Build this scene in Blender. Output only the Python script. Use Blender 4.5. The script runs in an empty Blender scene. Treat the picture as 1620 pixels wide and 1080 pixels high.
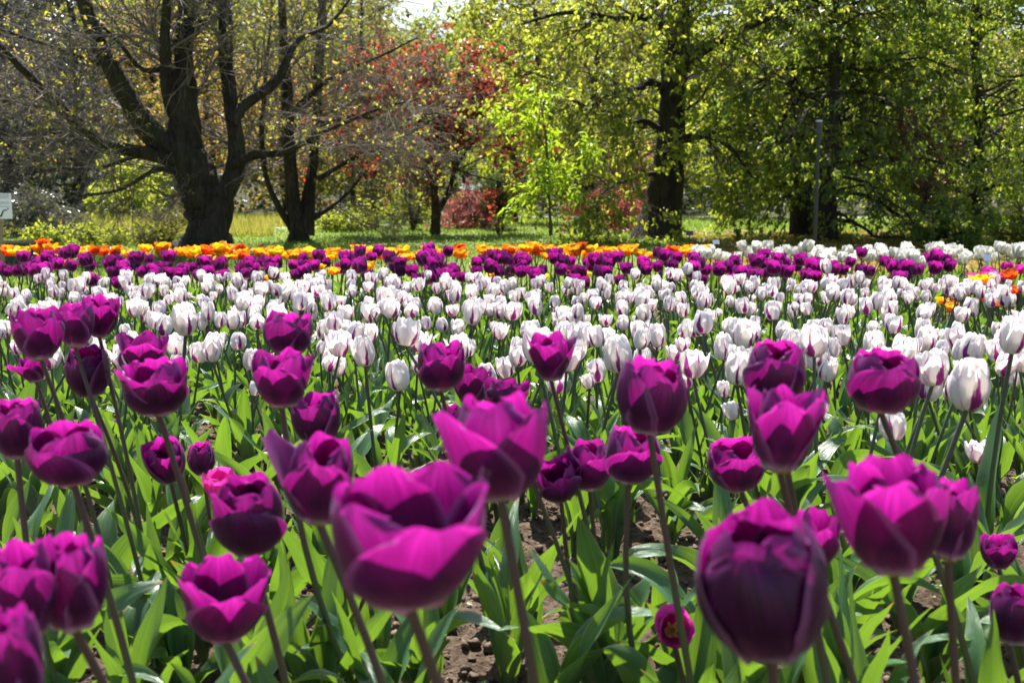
import bpy, math
import numpy as np
from mathutils import Vector, Matrix

# ------------------------------------------------------------------ camera, sky, sun, exposure
S = bpy.context.scene
COL = S.collection
CAM_H = 0.82
FPX = 1800.0                      # focal length in pixels of the 1620-wide frame
HOR = 274.0                       # horizon row
PITCH = math.atan((540.0 - HOR) / FPX)
cam = bpy.data.cameras.new("camera")
cam.sensor_width = 36.0
cam.lens = 36.0 * FPX / 1620.0
cam.clip_start = 0.05
cam.clip_end = 2000.0
cam.dof.use_dof = True
cam.dof.focus_distance = 2.9
cam.dof.aperture_fstop = 7.8
cam_o = bpy.data.objects.new("camera", cam)
cam_o.location = (0, 0, CAM_H)
cam_o.rotation_euler = (math.pi / 2 - PITCH, 0, 0)
COL.objects.link(cam_o)
S.camera = cam_o

SUN_EL, SUN_AZ = math.radians(56.0), math.radians(-8.0)   # azimuth measured from +Y towards +X
W = bpy.data.worlds.new("World"); S.world = W
W.use_nodes = True
wn = W.node_tree.nodes; wl = W.node_tree.links
sky = wn.new("ShaderNodeTexSky"); sky.sky_type = 'NISHITA'; sky.sun_disc = False
sky.sun_elevation = SUN_EL; sky.sun_rotation = SUN_AZ
sky.dust_density = 1.6; sky.ozone_density = 0.5
bg = wn["Background"]; bg.inputs[1].default_value = 0.078
wl.new(sky.outputs[0], bg.inputs[0])
sun = bpy.data.lights.new("sun", 'SUN'); sun.energy = 5.0; sun.angle = math.radians(0.53)
sun.color = (1.0, 0.955, 0.88)
sun_o = bpy.data.objects.new("sun", sun)
sdir = Vector((math.cos(SUN_EL) * math.sin(SUN_AZ), math.cos(SUN_EL) * math.cos(SUN_AZ), math.sin(SUN_EL)))
sun_o.rotation_euler = sdir.to_track_quat('Z', 'Y').to_euler()
sun_o.location = (0, 5, 20)
COL.objects.link(sun_o)
S.view_settings.view_transform = 'Standard'
S.view_settings.look = 'None'
S.view_settings.exposure = 1.5
S.view_settings.gamma = 1.0
S.cycles.use_denoising = True
S.cycles.max_bounces = 8
S.cycles.diffuse_bounces = 4
S.cycles.glossy_bounces = 2
S.cycles.transmission_bounces = 6
S.cycles.caustics_reflective = False
S.cycles.caustics_refractive = False

# ------------------------------------------------------------------ helpers
FW = np.array([0, math.cos(PITCH), -math.sin(PITCH)])
UP = np.array([0, math.sin(PITCH), math.cos(PITCH)])
RT = np.array([1.0, 0, 0])
CP = np.array([0, 0, CAM_H])

def pt(px, py, Y):
    """point seen at (px,py) in the photograph, at ground distance Y from the lens; also its depth"""
    d = FW + RT * (px - 810) / FPX + UP * (540 - py) / FPX
    k = Y / d[1]
    return CP + d * k, k

def gx(px, Y):
    return (px - 810) / FPX * Y * 1.0

def rngs(s):
    return np.random.default_rng(s)

def nrm(v):
    return v / np.maximum(np.linalg.norm(v, axis=-1, keepdims=True), 1e-9)

def hill(x, y):
    x = np.asarray(x, float); y = np.asarray(y, float)
    s = 0.13 + 0.05 * np.tanh(-(x + 3) / 8.0)
    t = np.maximum(y - 22.0, 0)
    t = np.where(t < 4, t * t / 8.0, t - 2.0)
    t = np.minimum(t, 90 - 0.0 * t)
    return s * t

def lattice(seed, n=64):
    return rngs(seed).random((n, n))

def vnoise(x, y, seed, n=64):
    g = lattice(seed, n)
    xi = np.floor(x).astype(int); yi = np.floor(y).astype(int)
    fx = x - xi; fy = y - yi
    fx = fx * fx * (3 - 2 * fx); fy = fy * fy * (3 - 2 * fy)
    a = g[xi % n, yi % n]; b = g[(xi + 1) % n, yi % n]
    c = g[xi % n, (yi + 1) % n]; d = g[(xi + 1) % n, (yi + 1) % n]
    return (a * (1 - fx) + b * fx) * (1 - fy) + (c * (1 - fx) + d * fx) * fy

def mesh(name, V, Q=None, T=None, uv=None, attrs=None, mat=None, smooth=True):
    me = bpy.data.meshes.new(name)
    V = np.asarray(V, np.float32)
    parts = []; tot = []
    if Q is not None and len(Q):
        Q = np.asarray(Q, np.int32); parts.append(Q.ravel()); tot.append(np.full(len(Q), 4, np.int32))
    if T is not None and len(T):
        T = np.asarray(T, np.int32); parts.append(T.ravel()); tot.append(np.full(len(T), 3, np.int32))
    li = np.concatenate(parts); lt = np.concatenate(tot)
    ls = np.concatenate([[0], np.cumsum(lt)[:-1]]).astype(np.int32)
    me.vertices.add(len(V)); me.vertices.foreach_set("co", V.ravel())
    me.loops.add(len(li)); me.loops.foreach_set("vertex_index", li)
    me.polygons.add(len(lt)); me.polygons.foreach_set("loop_start", ls)
    try:
        me.polygons.foreach_set("loop_total", lt)
    except Exception:
        pass
    me.polygons.foreach_set("use_smooth", np.full(len(lt), smooth, dtype=bool))
    if uv is not None:
        ul = me.uv_layers.new(name="UVMap")
        ul.data.foreach_set("uv", np.asarray(uv, np.float32)[li].ravel())
    if attrs:
        for k, a in attrs.items():
            at = me.attributes.new(k, 'FLOAT', 'POINT')
            at.data.foreach_set("value", np.asarray(a, np.float32))
    me.update(calc_edges=True)
    me.validate()
    if mat: me.materials.append(mat)
    return me

class MB:
    """collects pieces that become ONE mesh"""
    def __init__(s): s.V = []; s.Q = []; s.T = []; s.uv = []; s.r = []; s.n = 0
    def add(s, V, Q=None, T=None, uv=None, rnd=None):
        V = np.asarray(V, float).reshape(-1, 3)
        if Q is not None and len(Q): s.Q.append(np.asarray(Q) + s.n)
        if T is not None and len(T): s.T.append(np.asarray(T) + s.n)
        s.uv.append(np.zeros((len(V), 2)) if uv is None else np.asarray(uv))
        s.r.append(np.zeros(len(V)) if rnd is None else np.broadcast_to(rnd, (len(V),)))
        s.V.append(V); s.n += len(V)
        return s
    def build(s, name, mat, smooth=True):
        return mesh(name, np.concatenate(s.V), np.concatenate(s.Q) if s.Q else None,
                    np.concatenate(s.T) if s.T else None, np.concatenate(s.uv), {"rnd": np.concatenate(s.r)}, mat, smooth)

def link(name, data, parent=None, loc=(0, 0, 0), rot=(0, 0, 0), sc=1.0):
    o = bpy.data.objects.new(name, data)
    o.location = loc; o.rotation_euler = rot
    o.scale = (sc, sc, sc) if np.isscalar(sc) else sc
    if parent: o.parent = parent
    COL.objects.link(o)
    return o

def tag(o, label=None, cat=None, group=None, kind=None):
    if label: o["label"] = label
    if cat: o["category"] = cat
    if group: o["group"] = group
    if label and not 4 <= len(label.split()) <= 16: print('LABEL', len(label.split()), label)
    if kind: o["kind"] = kind
    return o

def thing(name, label, cat, loc=(0, 0, 0), rz=0.0, group=None, sc=1.0):
    o = link(name, None, None, loc, (0, 0, rz), sc)
    o.empty_display_size = 0.05
    return tag(o, label, cat, group)

def tubes(P, R, sides=3, cap=False):
    """batch of tubes: P (n,k,3), R (n,k)"""
    P = np.asarray(P, float); R = np.asarray(R, float)
    n, k, _ = P.shape
    T = np.empty_like(P)
    T[:, 1:-1] = P[:, 2:] - P[:, :-2]; T[:, 0] = P[:, 1] - P[:, 0]; T[:, -1] = P[:, -1] - P[:, -2]
    T = nrm(T)
    ref = np.where(np.abs(nrm(P[:, -1] - P[:, 0])[:, 2:3]) > 0.8, np.array([[1.0, 0.13, 0]]), np.array([[0.05, 0.1, 1.0]]))[:, None, :]
    A = nrm(np.cross(T, np.broadcast_to(ref, T.shape))); B = np.cross(T, A)
    an = np.arange(sides) * 2 * math.pi / sides
    V = P[:, :, None, :] + R[:, :, None, None] * (np.cos(an)[None, None, :, None] * A[:, :, None, :] + np.sin(an)[None, None, :, None] * B[:, :, None, :])
    idx = np.arange(n * k * sides).reshape(n, k, sides)
    a = idx[:, :-1, :]; b = idx[:, 1:, :]
    Q = np.stack([a, np.roll(a, -1, 2), np.roll(b, -1, 2), b], -1).reshape(-1, 4)
    uv = np.stack(np.broadcast_arrays(np.linspace(0, 1, sides)[None, None, :], np.linspace(0, 1, k)[None, :, None] + 0 * idx), -1).reshape(-1, 2)
    return V.reshape(-1, 3), Q, uv

def leafcards(pos, d, nn, L, Wd, rng, fold=0.25):
    """batch of folded six-cornered leaves"""
    n = len(pos)
    d = nrm(d); s = nrm(np.cross(d, nn)); m = np.cross(s, d)
    L = np.broadcast_to(L, (n,))[:, None]; Wd = np.broadcast_to(Wd, (n,))[:, None]
    def q(a, b): return pos + d * L * a + s * Wd * b + m * Wd * abs(b) * fold * 2 - m * L * 0.12 * a * a
    V = np.stack([q(0, 0), q(.3, .5), q(.68, .4), q(1, 0), q(.68, -.4), q(.3, -.5)], 1)
    b = np.arange(n)[:, None] * 6
    Q = np.concatenate([b + np.array([[0, 1, 2, 3]]), b + np.array([[0, 3, 4, 5]])], 0)
    r = np.repeat(rng.random(n), 6)
    return V.reshape(-1, 3), Q, r

def spline(pts, k):
    pts = np.asarray(pts, float); n = len(pts)
    p = np.vstack([2 * pts[0] - pts[1], pts, 2 * pts[-1] - pts[-2]])
    t = np.linspace(0, n - 1 - 1e-6, k); i = t.astype(int); f = (t - i)[:, None]
    a, b, c, e = p[i], p[i + 1], p[i + 2], p[i + 3]
    return 0.5 * (2 * b + (c - a) * f + (2 * a - 5 * b + 4 * c - e) * f ** 2 + (3 * b - a - 3 * c + e) * f ** 3)

# ------------------------------------------------------------------ materials
def newmat(name):
    m = bpy.data.materials.new(name); m.use_nodes = True
    nt = m.node_tree; nt.nodes.clear()
    return m, nt, nt.nodes, nt.links

def N(nodes, t, **kw):
    n = nodes.new(t)
    for k, v in kw.items():
        if isinstance(k, str) and hasattr(n, k): setattr(n, k, v)
    return n

def ramp(nodes, stops, interp='LINEAR'):
    r = nodes.new("ShaderNodeValToRGB"); cr = r.color_ramp; cr.interpolation = interp
    while len(cr.elements) > 1: cr.elements.remove(cr.elements[0])
    cr.elements[0].position = stops[0][0]; cr.elements[0].color = (*stops[0][1], 1)
    for p, c in stops[1:]:
        e = cr.elements.new(p); e.color = (*c, 1)
    return r

def mathn(nodes, links, op, a, b=None, clamp=False):
    n = nodes.new("ShaderNodeMath"); n.operation = op; n.use_clamp = clamp
    for i, v in enumerate((a, b)):
        if v is None: continue
        if hasattr(v, 'links') or hasattr(v, 'is_output'): links.new(v, n.inputs[i])
        else: n.inputs[i].default_value = v
    return n.outputs[0]

def mixc(nodes, links, fac, a, b, mode='MIX'):
    n = nodes.new("ShaderNodeMix"); n.data_type = 'RGBA'; n.blend_type = mode
    for sock, v in ((n.inputs[0], fac), (n.inputs[6], a), (n.inputs[7], b)):
        if hasattr(v, 'is_output'): links.new(v, sock)
        elif isinstance(v, (tuple, list)): sock.default_value = (*v, 1)
        else: sock.default_value = v
    return n.outputs[2]

def leaf_output(nt, nodes, links, base, trans, fac, rough, spec, bump=None, coat=0.0):
    p = nodes.new("ShaderNodeBsdfPrincipled")
    p.inputs["Roughness"].default_value = rough
    p.inputs["Specular IOR Level"].default_value = spec
    if hasattr(base, 'is_output'): links.new(base, p.inputs["Base Color"])
    else: p.inputs["Base Color"].default_value = (*base, 1)
    p.inputs["Sheen Weight"].default_value = coat
    p.inputs["Sheen Roughness"].default_value = .35
    p.inputs["Sheen Tint"].default_value = (.85, .65, .95, 1)
    t = nodes.new("ShaderNodeBsdfTranslucent")
    if hasattr(trans, 'is_output'): links.new(trans, t.inputs[0])
    else: t.inputs[0].default_value = (*trans, 1)
    if bump is not None:
        links.new(bump, p.inputs["Normal"]); links.new(bump, t.inputs["Normal"])
    mx = nodes.new("ShaderNodeMixShader"); mx.inputs[0].default_value = fac
    links.new(p.outputs[0], mx.inputs[1]); links.new(t.outputs[0], mx.inputs[2])
    o = nodes.new("ShaderNodeOutputMaterial"); links.new(mx.outputs[0], o.inputs[0])

def vu(nodes, links):
    u = nodes.new("ShaderNodeUVMap"); sp = nodes.new("ShaderNodeSeparateXYZ"); links.new(u.outputs[0], sp.inputs[0])
    at = nodes.new("ShaderNodeAttribute"); at.attribute_name = "rnd"
    oi = nodes.new("ShaderNodeObjectInfo")
    return sp.outputs[0], sp.outputs[1], at.outputs["Fac"], oi.outputs["Random"]

def streak_noise(nodes, links, v, t, pid, orr, sv, st, detail=3.0):
    c = nodes.new("ShaderNodeCombineXYZ")
    links.new(mathn(nodes, links, 'MULTIPLY', v, sv), c.inputs[0])
    links.new(mathn(nodes, links, 'MULTIPLY', t, st), c.inputs[1])
    links.new(mathn(nodes, links, 'ADD', mathn(nodes, links, 'MULTIPLY', pid, 37.0), mathn(nodes, links, 'MULTIPLY', orr, 91.0)), c.inputs[2])
    n = nodes.new("ShaderNodeTexNoise"); n.inputs["Scale"].default_value = 1.0; n.inputs["Detail"].default_value = detail
    links.new(c.outputs[0], n.inputs["Vector"])
    return n.outputs["Fac"]

def petal_mat(name, stops, edge, tstops, fac, dark=1.0, rough=0.42, jitter=0.18, sheen=.10):
    m, nt, nd, lk = newmat(name)
    v, t, pid, orr = vu(nd, lk)
    fine = streak_noise(nd, lk, v, t, pid, orr, 26.0, 1.6)
    broad = streak_noise(nd, lk, v, t, pid, orr, 3.0, 2.2, 2.0)
    tt = mathn(nd, lk, 'ADD', t, mathn(nd, lk, 'MULTIPLY', mathn(nd, lk, 'SUBTRACT', fine, 0.5), 0.22))
    r = ramp(nd, stops); lk.new(tt, r.inputs[0])
    r2 = ramp(nd, tstops); lk.new(tt, r2.inputs[0])
    av = mathn(nd, lk, 'ABSOLUTE', v)
    e = nd.new("ShaderNodeMapRange"); e.inputs[1].default_value = 0.80; e.inputs[2].default_value = 1.08
    lk.new(mathn(nd, lk, 'ADD', av, mathn(nd, lk, 'MULTIPLY', mathn(nd, lk, 'SUBTRACT', fine, 0.5), 0.3)), e.inputs[0])
    base = mixc(nd, lk, e.outputs[0], r.outputs[0], edge)
    hv = nd.new("ShaderNodeMapRange"); hv.inputs[1].default_value = .28; hv.inputs[2].default_value = .72; hv.inputs[3].default_value = 0.42; hv.inputs[4].default_value = 1.45
    lk.new(mathn(nd, lk, 'ADD', mathn(nd, lk, 'MULTIPLY', fine, 0.55), mathn(nd, lk, 'MULTIPLY', broad, 0.45)), hv.inputs[0])
    orv = mathn(nd, lk, 'ADD', mathn(nd, lk, 'MULTIPLY', orr, jitter * 2), 1 - jitter)
    mul = mathn(nd, lk, 'MULTIPLY', mathn(nd, lk, 'MULTIPLY', hv.outputs[0], orv), dark)
    cb = nd.new("ShaderNodeCombineXYZ")
    for i in range(3): lk.new(mul, cb.inputs[i])
    base = mixc(nd, lk, 1.0, base, cb.outputs[0], 'MULTIPLY')
    tr = mixc(nd, lk, 1.0, r2.outputs[0], cb.outputs[0], 'MULTIPLY')
    th = nd.new("ShaderNodeMapRange"); th.inputs[3].default_value = .58; th.inputs[4].default_value = 1.25   # the petal is thickest along its middle
    lk.new(mathn(nd, lk, 'MAXIMUM', av, mathn(nd, lk, 'MULTIPLY', mathn(nd, lk, 'SUBTRACT', t, .45), 1.6)), th.inputs[0])
    c2 = nd.new("ShaderNodeCombineXYZ")
    for i in range(3): lk.new(th.outputs[0], c2.inputs[i])
    tr = mixc(nd, lk, 1.0, tr, c2.outputs[0], 'MULTIPLY')
    b = nd.new("ShaderNodeBump"); b.inputs["Strength"].default_value = 0.25; b.inputs["Distance"].default_value = 0.002
    lk.new(fine, b.inputs["Height"])
    leaf_output(nt, nd, lk, base, tr, fac, rough, 0.4, b.outputs[0], sheen)
    return m

def purple_petal(name, dark):
    return petal_mat(name,
        [(0.0, (.84, .76, .76)), (.17, (.74, .55, .66)), (.31, (.22, .03, .18)), (.52, (.080, .003, .068)), (.8, (.12, .004, .10)), (1.0, (.18, .014, .16))],
        (.60, .20, .52),  # pale petal margin, with the backlit, shiny look of the rim painted in
        [(0.0, (.85, .75, .74)), (.17, (.72, .40, .54)), (.31, (.40, .024, .24)), (.55, (.24, .004, .160)), (.8, (.33, .006, .205)), (1.0, (.54, .018, .35))],
        0.42, dark, .34)

def flamed_petal():
    m, nt, nd, lk = newmat("white_petal_with_purple_flame")
    v, t, pid, orr = vu(nd, lk)
    wob = streak_noise(nd, lk, v, t, pid, orr, 1.5, 3.0, 2.0)
    fine = streak_noise(nd, lk, v, t, pid, orr, 14.0, 1.6, 3.0)
    broad = streak_noise(nd, lk, v, t, pid, orr, 2.4, 1.4, 1.0)
    vv = mathn(nd, lk, 'ADD', v, mathn(nd, lk, 'MULTIPLY', mathn(nd, lk, 'SUBTRACT', wob, 0.5), 0.5))
    av = mathn(nd, lk, 'ABSOLUTE', vv)
    # central flame, widest at a third of the height, fading at the tip
    wd = nd.new("ShaderNodeFloatCurve")
    c = wd.mapping.curves[0]
    c.points[0].location = (0, 0.03); c.points[1].location = (1, 0.0)
    for x, y in ((.12, .09), (.35, .15), (.7, .07), (.9, .03)): c.points.new(x, y)
    wd.mapping.update()
    lk.new(t, wd.inputs[1])
    d = mathn(nd, lk, 'SUBTRACT', mathn(nd, lk, 'MULTIPLY', wd.outputs[0], mathn(nd, lk, 'ADD', mathn(nd, lk, 'MULTIPLY', fine, 2.8), mathn(nd, lk, 'SUBTRACT', mathn(nd, lk, 'MULTIPLY', pid, 1.4), .55))), av)
    s1 = nd.new("ShaderNodeMapRange"); s1.inputs[1].default_value = -0.02; s1.inputs[2].default_value = 0.05
    lk.new(d, s1.inputs[0])
    # feathered side strokes
    s2 = nd.new("ShaderNodeMapRange"); s2.inputs[1].default_value = 0.545; s2.inputs[2].default_value = 0.67
    lk.new(mathn(nd, lk, 'ADD', mathn(nd, lk, 'MULTIPLY', fine, .62), mathn(nd, lk, 'MULTIPLY', broad, .40)), s2.inputs[0])
    env = nd.new("ShaderNodeMapRange"); env.inputs[1].default_value = 0.95; env.inputs[2].default_value = 0.35
    lk.new(t, env.inputs[0])
    st2 = mathn(nd, lk, 'MULTIPLY', mathn(nd, lk, 'MULTIPLY', s2.outputs[0], env.outputs[0]), .75)
    fl = mathn(nd, lk, 'MAXIMUM', s1.outputs[0], st2, True)
    base_r = ramp(nd, [(0, (.80, .70, .42)), (.10, (.84, .78, .68)), (.3, (.86, .84, .81)), (1, (.87, .86, .84))]); lk.new(t, base_r.inputs[0])
    lil = nd.new("ShaderNodeMapRange"); lil.inputs[1].default_value = 0.46; lil.inputs[2].default_value = 0.75; lil.inputs[4].default_value = 0.62
    lk.new(broad, lil.inputs[0])
    base = mixc(nd, lk, lil.outputs[0], base_r.outputs[0], (.72, .56, .73))
    base = mixc(nd, lk, fl, base, (.20, .018, .17))
    tr_r = mixc(nd, lk, fl, (.93, .87, .81), (.42, .04, .30))
    b = nd.new("ShaderNodeBump"); b.inputs["Strength"].default_value = 0.2; b.inputs["Distance"].default_value = 0.0015
    lk.new(fine, b.inputs["Height"])
    leaf_output(nt, nd, lk, base, tr_r, 0.40, 0.5, 0.3, b.outputs[0])
    return m

def tulip_leaf_mat(name="tulip_leaf"):
    m, nt, nd, lk = newmat(name)
    v, t, pid, orr = vu(nd, lk)
    fine = streak_noise(nd, lk, v, t, pid, orr, 22.0, 0.8)
    broad = streak_noise(nd, lk, v, t, pid, orr, 2.0, 3.0, 4.0)
    r = ramp(nd, [(0.34, (.024, .074, .036)), (.5, (.050, .138, .052)), (.66, (.10, .20, .078))])
    lk.new(mathn(nd, lk, 'ADD', mathn(nd, lk, 'MULTIPLY', fine, .5), mathn(nd, lk, 'MULTIPLY', broad, .5)), r.inputs[0])
    base = mixc(nd, lk, mathn(nd, lk, 'MULTIPLY', orr, .55), r.outputs[0], (.075, .135, .085))
    spn = streak_noise(nd, lk, v, t, pid, orr, 9.0, 26.0, 2.0)
    sps = nd.new("ShaderNodeMapRange"); sps.inputs[1].default_value = .70; sps.inputs[2].default_value = .76; sps.inputs[4].default_value = .7
    lk.new(spn, sps.inputs[0])
    base = mixc(nd, lk, sps.outputs[0], base, (.17, .14, .06))
    # pale rim and a few browned tips
    e = nd.new("ShaderNodeMapRange"); e.inputs[1].default_value = 0.88; e.inputs[2].default_value = 1.0
    lk.new(mathn(nd, lk, 'ABSOLUTE', v), e.inputs[0])
    base = mixc(nd, lk, mathn(nd, lk, 'MULTIPLY', e.outputs[0], .7), base, (.28, .33, .16))
    tip = nd.new("ShaderNodeMapRange"); tip.inputs[1].default_value = 0.95; tip.inputs[2].default_value = 1.0
    lk.new(mathn(nd, lk, 'ADD', t, mathn(nd, lk, 'MULTIPLY', mathn(nd, lk, 'SUBTRACT', orr, .8), .12)), tip.inputs[0])
    base = mixc(nd, lk, tip.outputs[0], base, (.36, .24, .06))
    vs = nd.new("ShaderNodeMapRange"); vs.inputs[1].default_value = .3; vs.inputs[2].default_value = .7; vs.inputs[3].default_value = .0
    lk.new(fine, vs.inputs[0])
    tr = mixc(nd, lk, vs.outputs[0], (.19, .36, .022), mixc(nd, lk, broad, (.21, .46, .024), (.35, .52, .03)))
    tr = mixc(nd, lk, sps.outputs[0], tr, (.2, .16, .05))
    tr = mixc(nd, lk, tip.outputs[0], tr, (.5, .3, .05))
    b = nd.new("ShaderNodeBump"); b.inputs["Strength"].default_value = 0.55; b.inputs["Distance"].default_value = 0.0025
    lk.new(fine, b.inputs["Height"])
    leaf_output(nt, nd, lk, base, tr, 0.29, 0.27, 0.6, b.outputs[0])
    return m

def stem_mat(name, top, bottom):
    m, nt, nd, lk = newmat(name)
    v, t, pid, orr = vu(nd, lk)
    n = streak_noise(nd, lk, v, t, pid, orr, 6.0, 9.0, 3.0)
    r = ramp(nd, [(0.25, bottom), (0.8, top)])
    lk.new(mathn(nd, lk, 'ADD', t, mathn(nd, lk, 'MULTIPLY', mathn(nd, lk, 'SUBTRACT', n, .5), .5)), r.inputs[0])
    leaf_output(nt, nd, lk, r.outputs[0], mixc(nd, lk, .5, r.outputs[0], (.2, .3, .05)), 0.15, 0.4, 0.4)
    return m

def tree_leaf_mat(name, cols, tcols, fac=0.5, rough=0.4, spec=0.45):
    m, nt, nd, lk = newmat(name)
    at = nd.new("ShaderNodeAttribute"); at.attribute_name = "rnd"
    k = len(cols)
    r = ramp(nd, [(i / max(k - 1, 1), c) for i, c in enumerate(cols)]); lk.new(at.outputs["Fac"], r.inputs[0])
    k = len(tcols)
    r2 = ramp(nd, [(i / max(k - 1, 1), c) for i, c in enumerate(tcols)]); lk.new(at.outputs["Fac"], r2.inputs[0])
    leaf_output(nt, nd, lk, r.outputs[0], r2.outputs[0], fac, rough, spec)
    return m

def bark_mat(name, c1, c2, moss=None, scale=9.0):
    m, nt, nd, lk = newmat(name)
    tc = nd.new("ShaderNodeTexCoord"); mp = nd.new("ShaderNodeMapping"); mp.inputs["Scale"].default_value = (1, 1, .28)
    lk.new(tc.outputs["Object"], mp.inputs[0])
    n1 = nd.new("ShaderNodeTexNoise"); n1.inputs["Scale"].default_value = scale; n1.inputs["Detail"].default_value = 8; n1.inputs["Roughness"].default_value = .7
    lk.new(mp.outputs[0], n1.inputs["Vector"])
    vr = nd.new("ShaderNodeTexVoronoi"); vr.inputs["Scale"].default_value = scale * 2.2; vr.feature = 'DISTANCE_TO_EDGE'
    lk.new(mp.outputs[0], vr.inputs["Vector"])
    r = ramp(nd, [(.3, c1), (.7, c2)]); lk.new(n1.outputs["Fac"], r.inputs[0])
    col = r.outputs[0]
    if moss:
        n2 = nd.new("ShaderNodeTexNoise"); n2.inputs["Scale"].default_value = 2.3; n2.inputs["Detail"].default_value = 5
        lk.new(tc.outputs["Object"], n2.inputs["Vector"])
        mr = nd.new("ShaderNodeMapRange"); mr.inputs[1].default_value = .52; mr.inputs[2].default_value = .66; mr.inputs[4].default_value = .7
        lk.new(n2.outputs["Fac"], mr.inputs[0])
        col = mixc(nd, lk, mr.outputs[0], col, moss)
    h = mathn(nd, lk, 'ADD', mathn(nd, lk, 'MULTIPLY', n1.outputs["Fac"], 1.0), mathn(nd, lk, 'MINIMUM', mathn(nd, lk, 'MULTIPLY', vr.outputs["Distance"], 1.5), .3))
    b = nd.new("ShaderNodeBump"); b.inputs["Strength"].default_value = 1.0; b.inputs["Distance"].default_value = .07
    lk.new(h, b.inputs["Height"])
    p = nd.new("ShaderNodeBsdfPrincipled"); p.inputs["Roughness"].default_value = .85; p.inputs["Specular IOR Level"].default_value = .25
    lk.new(col, p.inputs["Base Color"]); lk.new(b.outputs[0], p.inputs["Normal"])
    o = nd.new("ShaderNodeOutputMaterial"); lk.new(p.outputs[0], o.inputs[0])
    return m

def noise_mat(name, stops, scale, rough=.9, bump=.0, bdist=.01, detail=6, spec=.2, coord="Object", metal=0):
    m, nt, nd, lk = newmat(name)
    tc = nd.new("ShaderNodeTexCoord")
    n1 = nd.new("ShaderNodeTexNoise"); n1.inputs["Scale"].default_value = scale; n1.inputs["Detail"].default_value = detail; n1.inputs["Roughness"].default_value = .65
    lk.new(tc.outputs[coord], n1.inputs["Vector"])
    r = ramp(nd, stops); lk.new(n1.outputs["Fac"], r.inputs[0])
    p = nd.new("ShaderNodeBsdfPrincipled"); p.inputs["Roughness"].default_value = rough; p.inputs["Specular IOR Level"].default_value = spec
    p.inputs["Metallic"].default_value = metal
    lk.new(r.outputs[0], p.inputs["Base Color"])
    if bump:
        b = nd.new("ShaderNodeBump"); b.inputs["Strength"].default_value = bump; b.inputs["Distance"].default_value = bdist
        lk.new(n1.outputs["Fac"], b.inputs["Height"]); lk.new(b.outputs[0], p.inputs["Normal"])
    o = nd.new("ShaderNodeOutputMaterial"); lk.new(p.outputs[0], o.inputs[0])
    return m

M = {}
M['purple'] = purple_petal("purple_petal", 1.0)
M['purple_dark'] = purple_petal("dark_purple_petal", .74)
M['magenta'] = petal_mat("magenta_petal", [(0, (.8, .5, .4)), (.2, (.5, .03, .25)), (1, (.55, .04, .32))], (.6, .12, .42), [(0, (.85, .6, .5)), (.2, (.75, .05, .38)), (1, (.8, .06, .45))], .45)
M['flamed'] = flamed_petal()
M['white'] = petal_mat("cream_white_petal", [(0, (.70, .72, .40)), (.15, (.82, .80, .66)), (1, (.86, .85, .80))], (.87, .86, .83), [(0, (.7, .75, .35)), (.2, (.86, .84, .68)), (1, (.88, .86, .80))], .42, .9, .5, .06)
M['orange'] = petal_mat("orange_petal", [(0, (.72, .42, .02)), (.35, (.74, .24, .012)), (1, (.78, .33, .015))], (.85, .5, .03), [(0, (.9, .6, .02)), (.4, (.95, .36, .01)), (1, (.95, .45, .015))], .48, 1, .42, .2)
M['yellow'] = petal_mat("golden_petal", [(0, (.75, .5, .02)), (.35, (.78, .42, .015)), (1, (.82, .50, .02))], (.86, .6, .05), [(0, (.9, .7, .02)), (.4, (.95, .58, .01)), (1, (.97, .64, .02))], .48, 1, .42, .15)
M['red'] = petal_mat("red_orange_petal", [(0, (.75, .4, .02)), (.3, (.62, .06, .008)), (1, (.66, .10, .01))], (.8, .3, .02), [(0, (.9, .5, .02)), (.35, (.92, .10, .008)), (1, (.95, .16, .01))], .46, 1, .42, .2)
M['tleaf'] = tulip_leaf_mat()
M['stem_purple'] = stem_mat("purple_brown_stem", (.105, .055, .048), (.095, .15, .045))
M['stem_green'] = stem_mat("green_stem", (.075, .085, .055), (.085, .15, .05))
M['stamen'] = noise_mat("stamen", [(.3, (.05, .02, .05)), (.7, (.5, .38, .05))], 300, .7)
M['pistil'] = noise_mat("pistil", [(.3, (.62, .5, .10)), (.7, (.75, .6, .15))], 200, .5)
M['soil'] = noise_mat("soil", [(.3, (.042, .029, .021)), (.5, (.115, .082, .059)), (.7, (.20, .148, .11))], 70, .95, 1.0, .02, 10, .1)
M['clod'] = noise_mat("soil_clod", [(.25, (.062, .044, .032)), (.5, (.13, .095, .07)), (.75, (.22, .168, .128))], 60, .95, .7, .004, 8, .1)
M['bark_dark'] = bark_mat("dark_bark", (.010, .007, .005), (.085, .062, .044), (.045, .05, .015))
M['bark_brown'] = bark_mat("brown_bark", (.025, .018, .013), (.085, .062, .045), (.05, .06, .02))
M['bark_grey'] = bark_mat("grey_bark", (.05, .045, .04), (.14, .12, .10))
M['twig'] = noise_mat("twig_bark", [(.3, (.085, .065, .05)), (.7, (.25, .205, .165))], 14, .8)
M['twig_dark'] = noise_mat("dark_twig_bark", [(.3, (.03, .022, .018)), (.7, (.095, .072, .055))], 14, .8)

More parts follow.
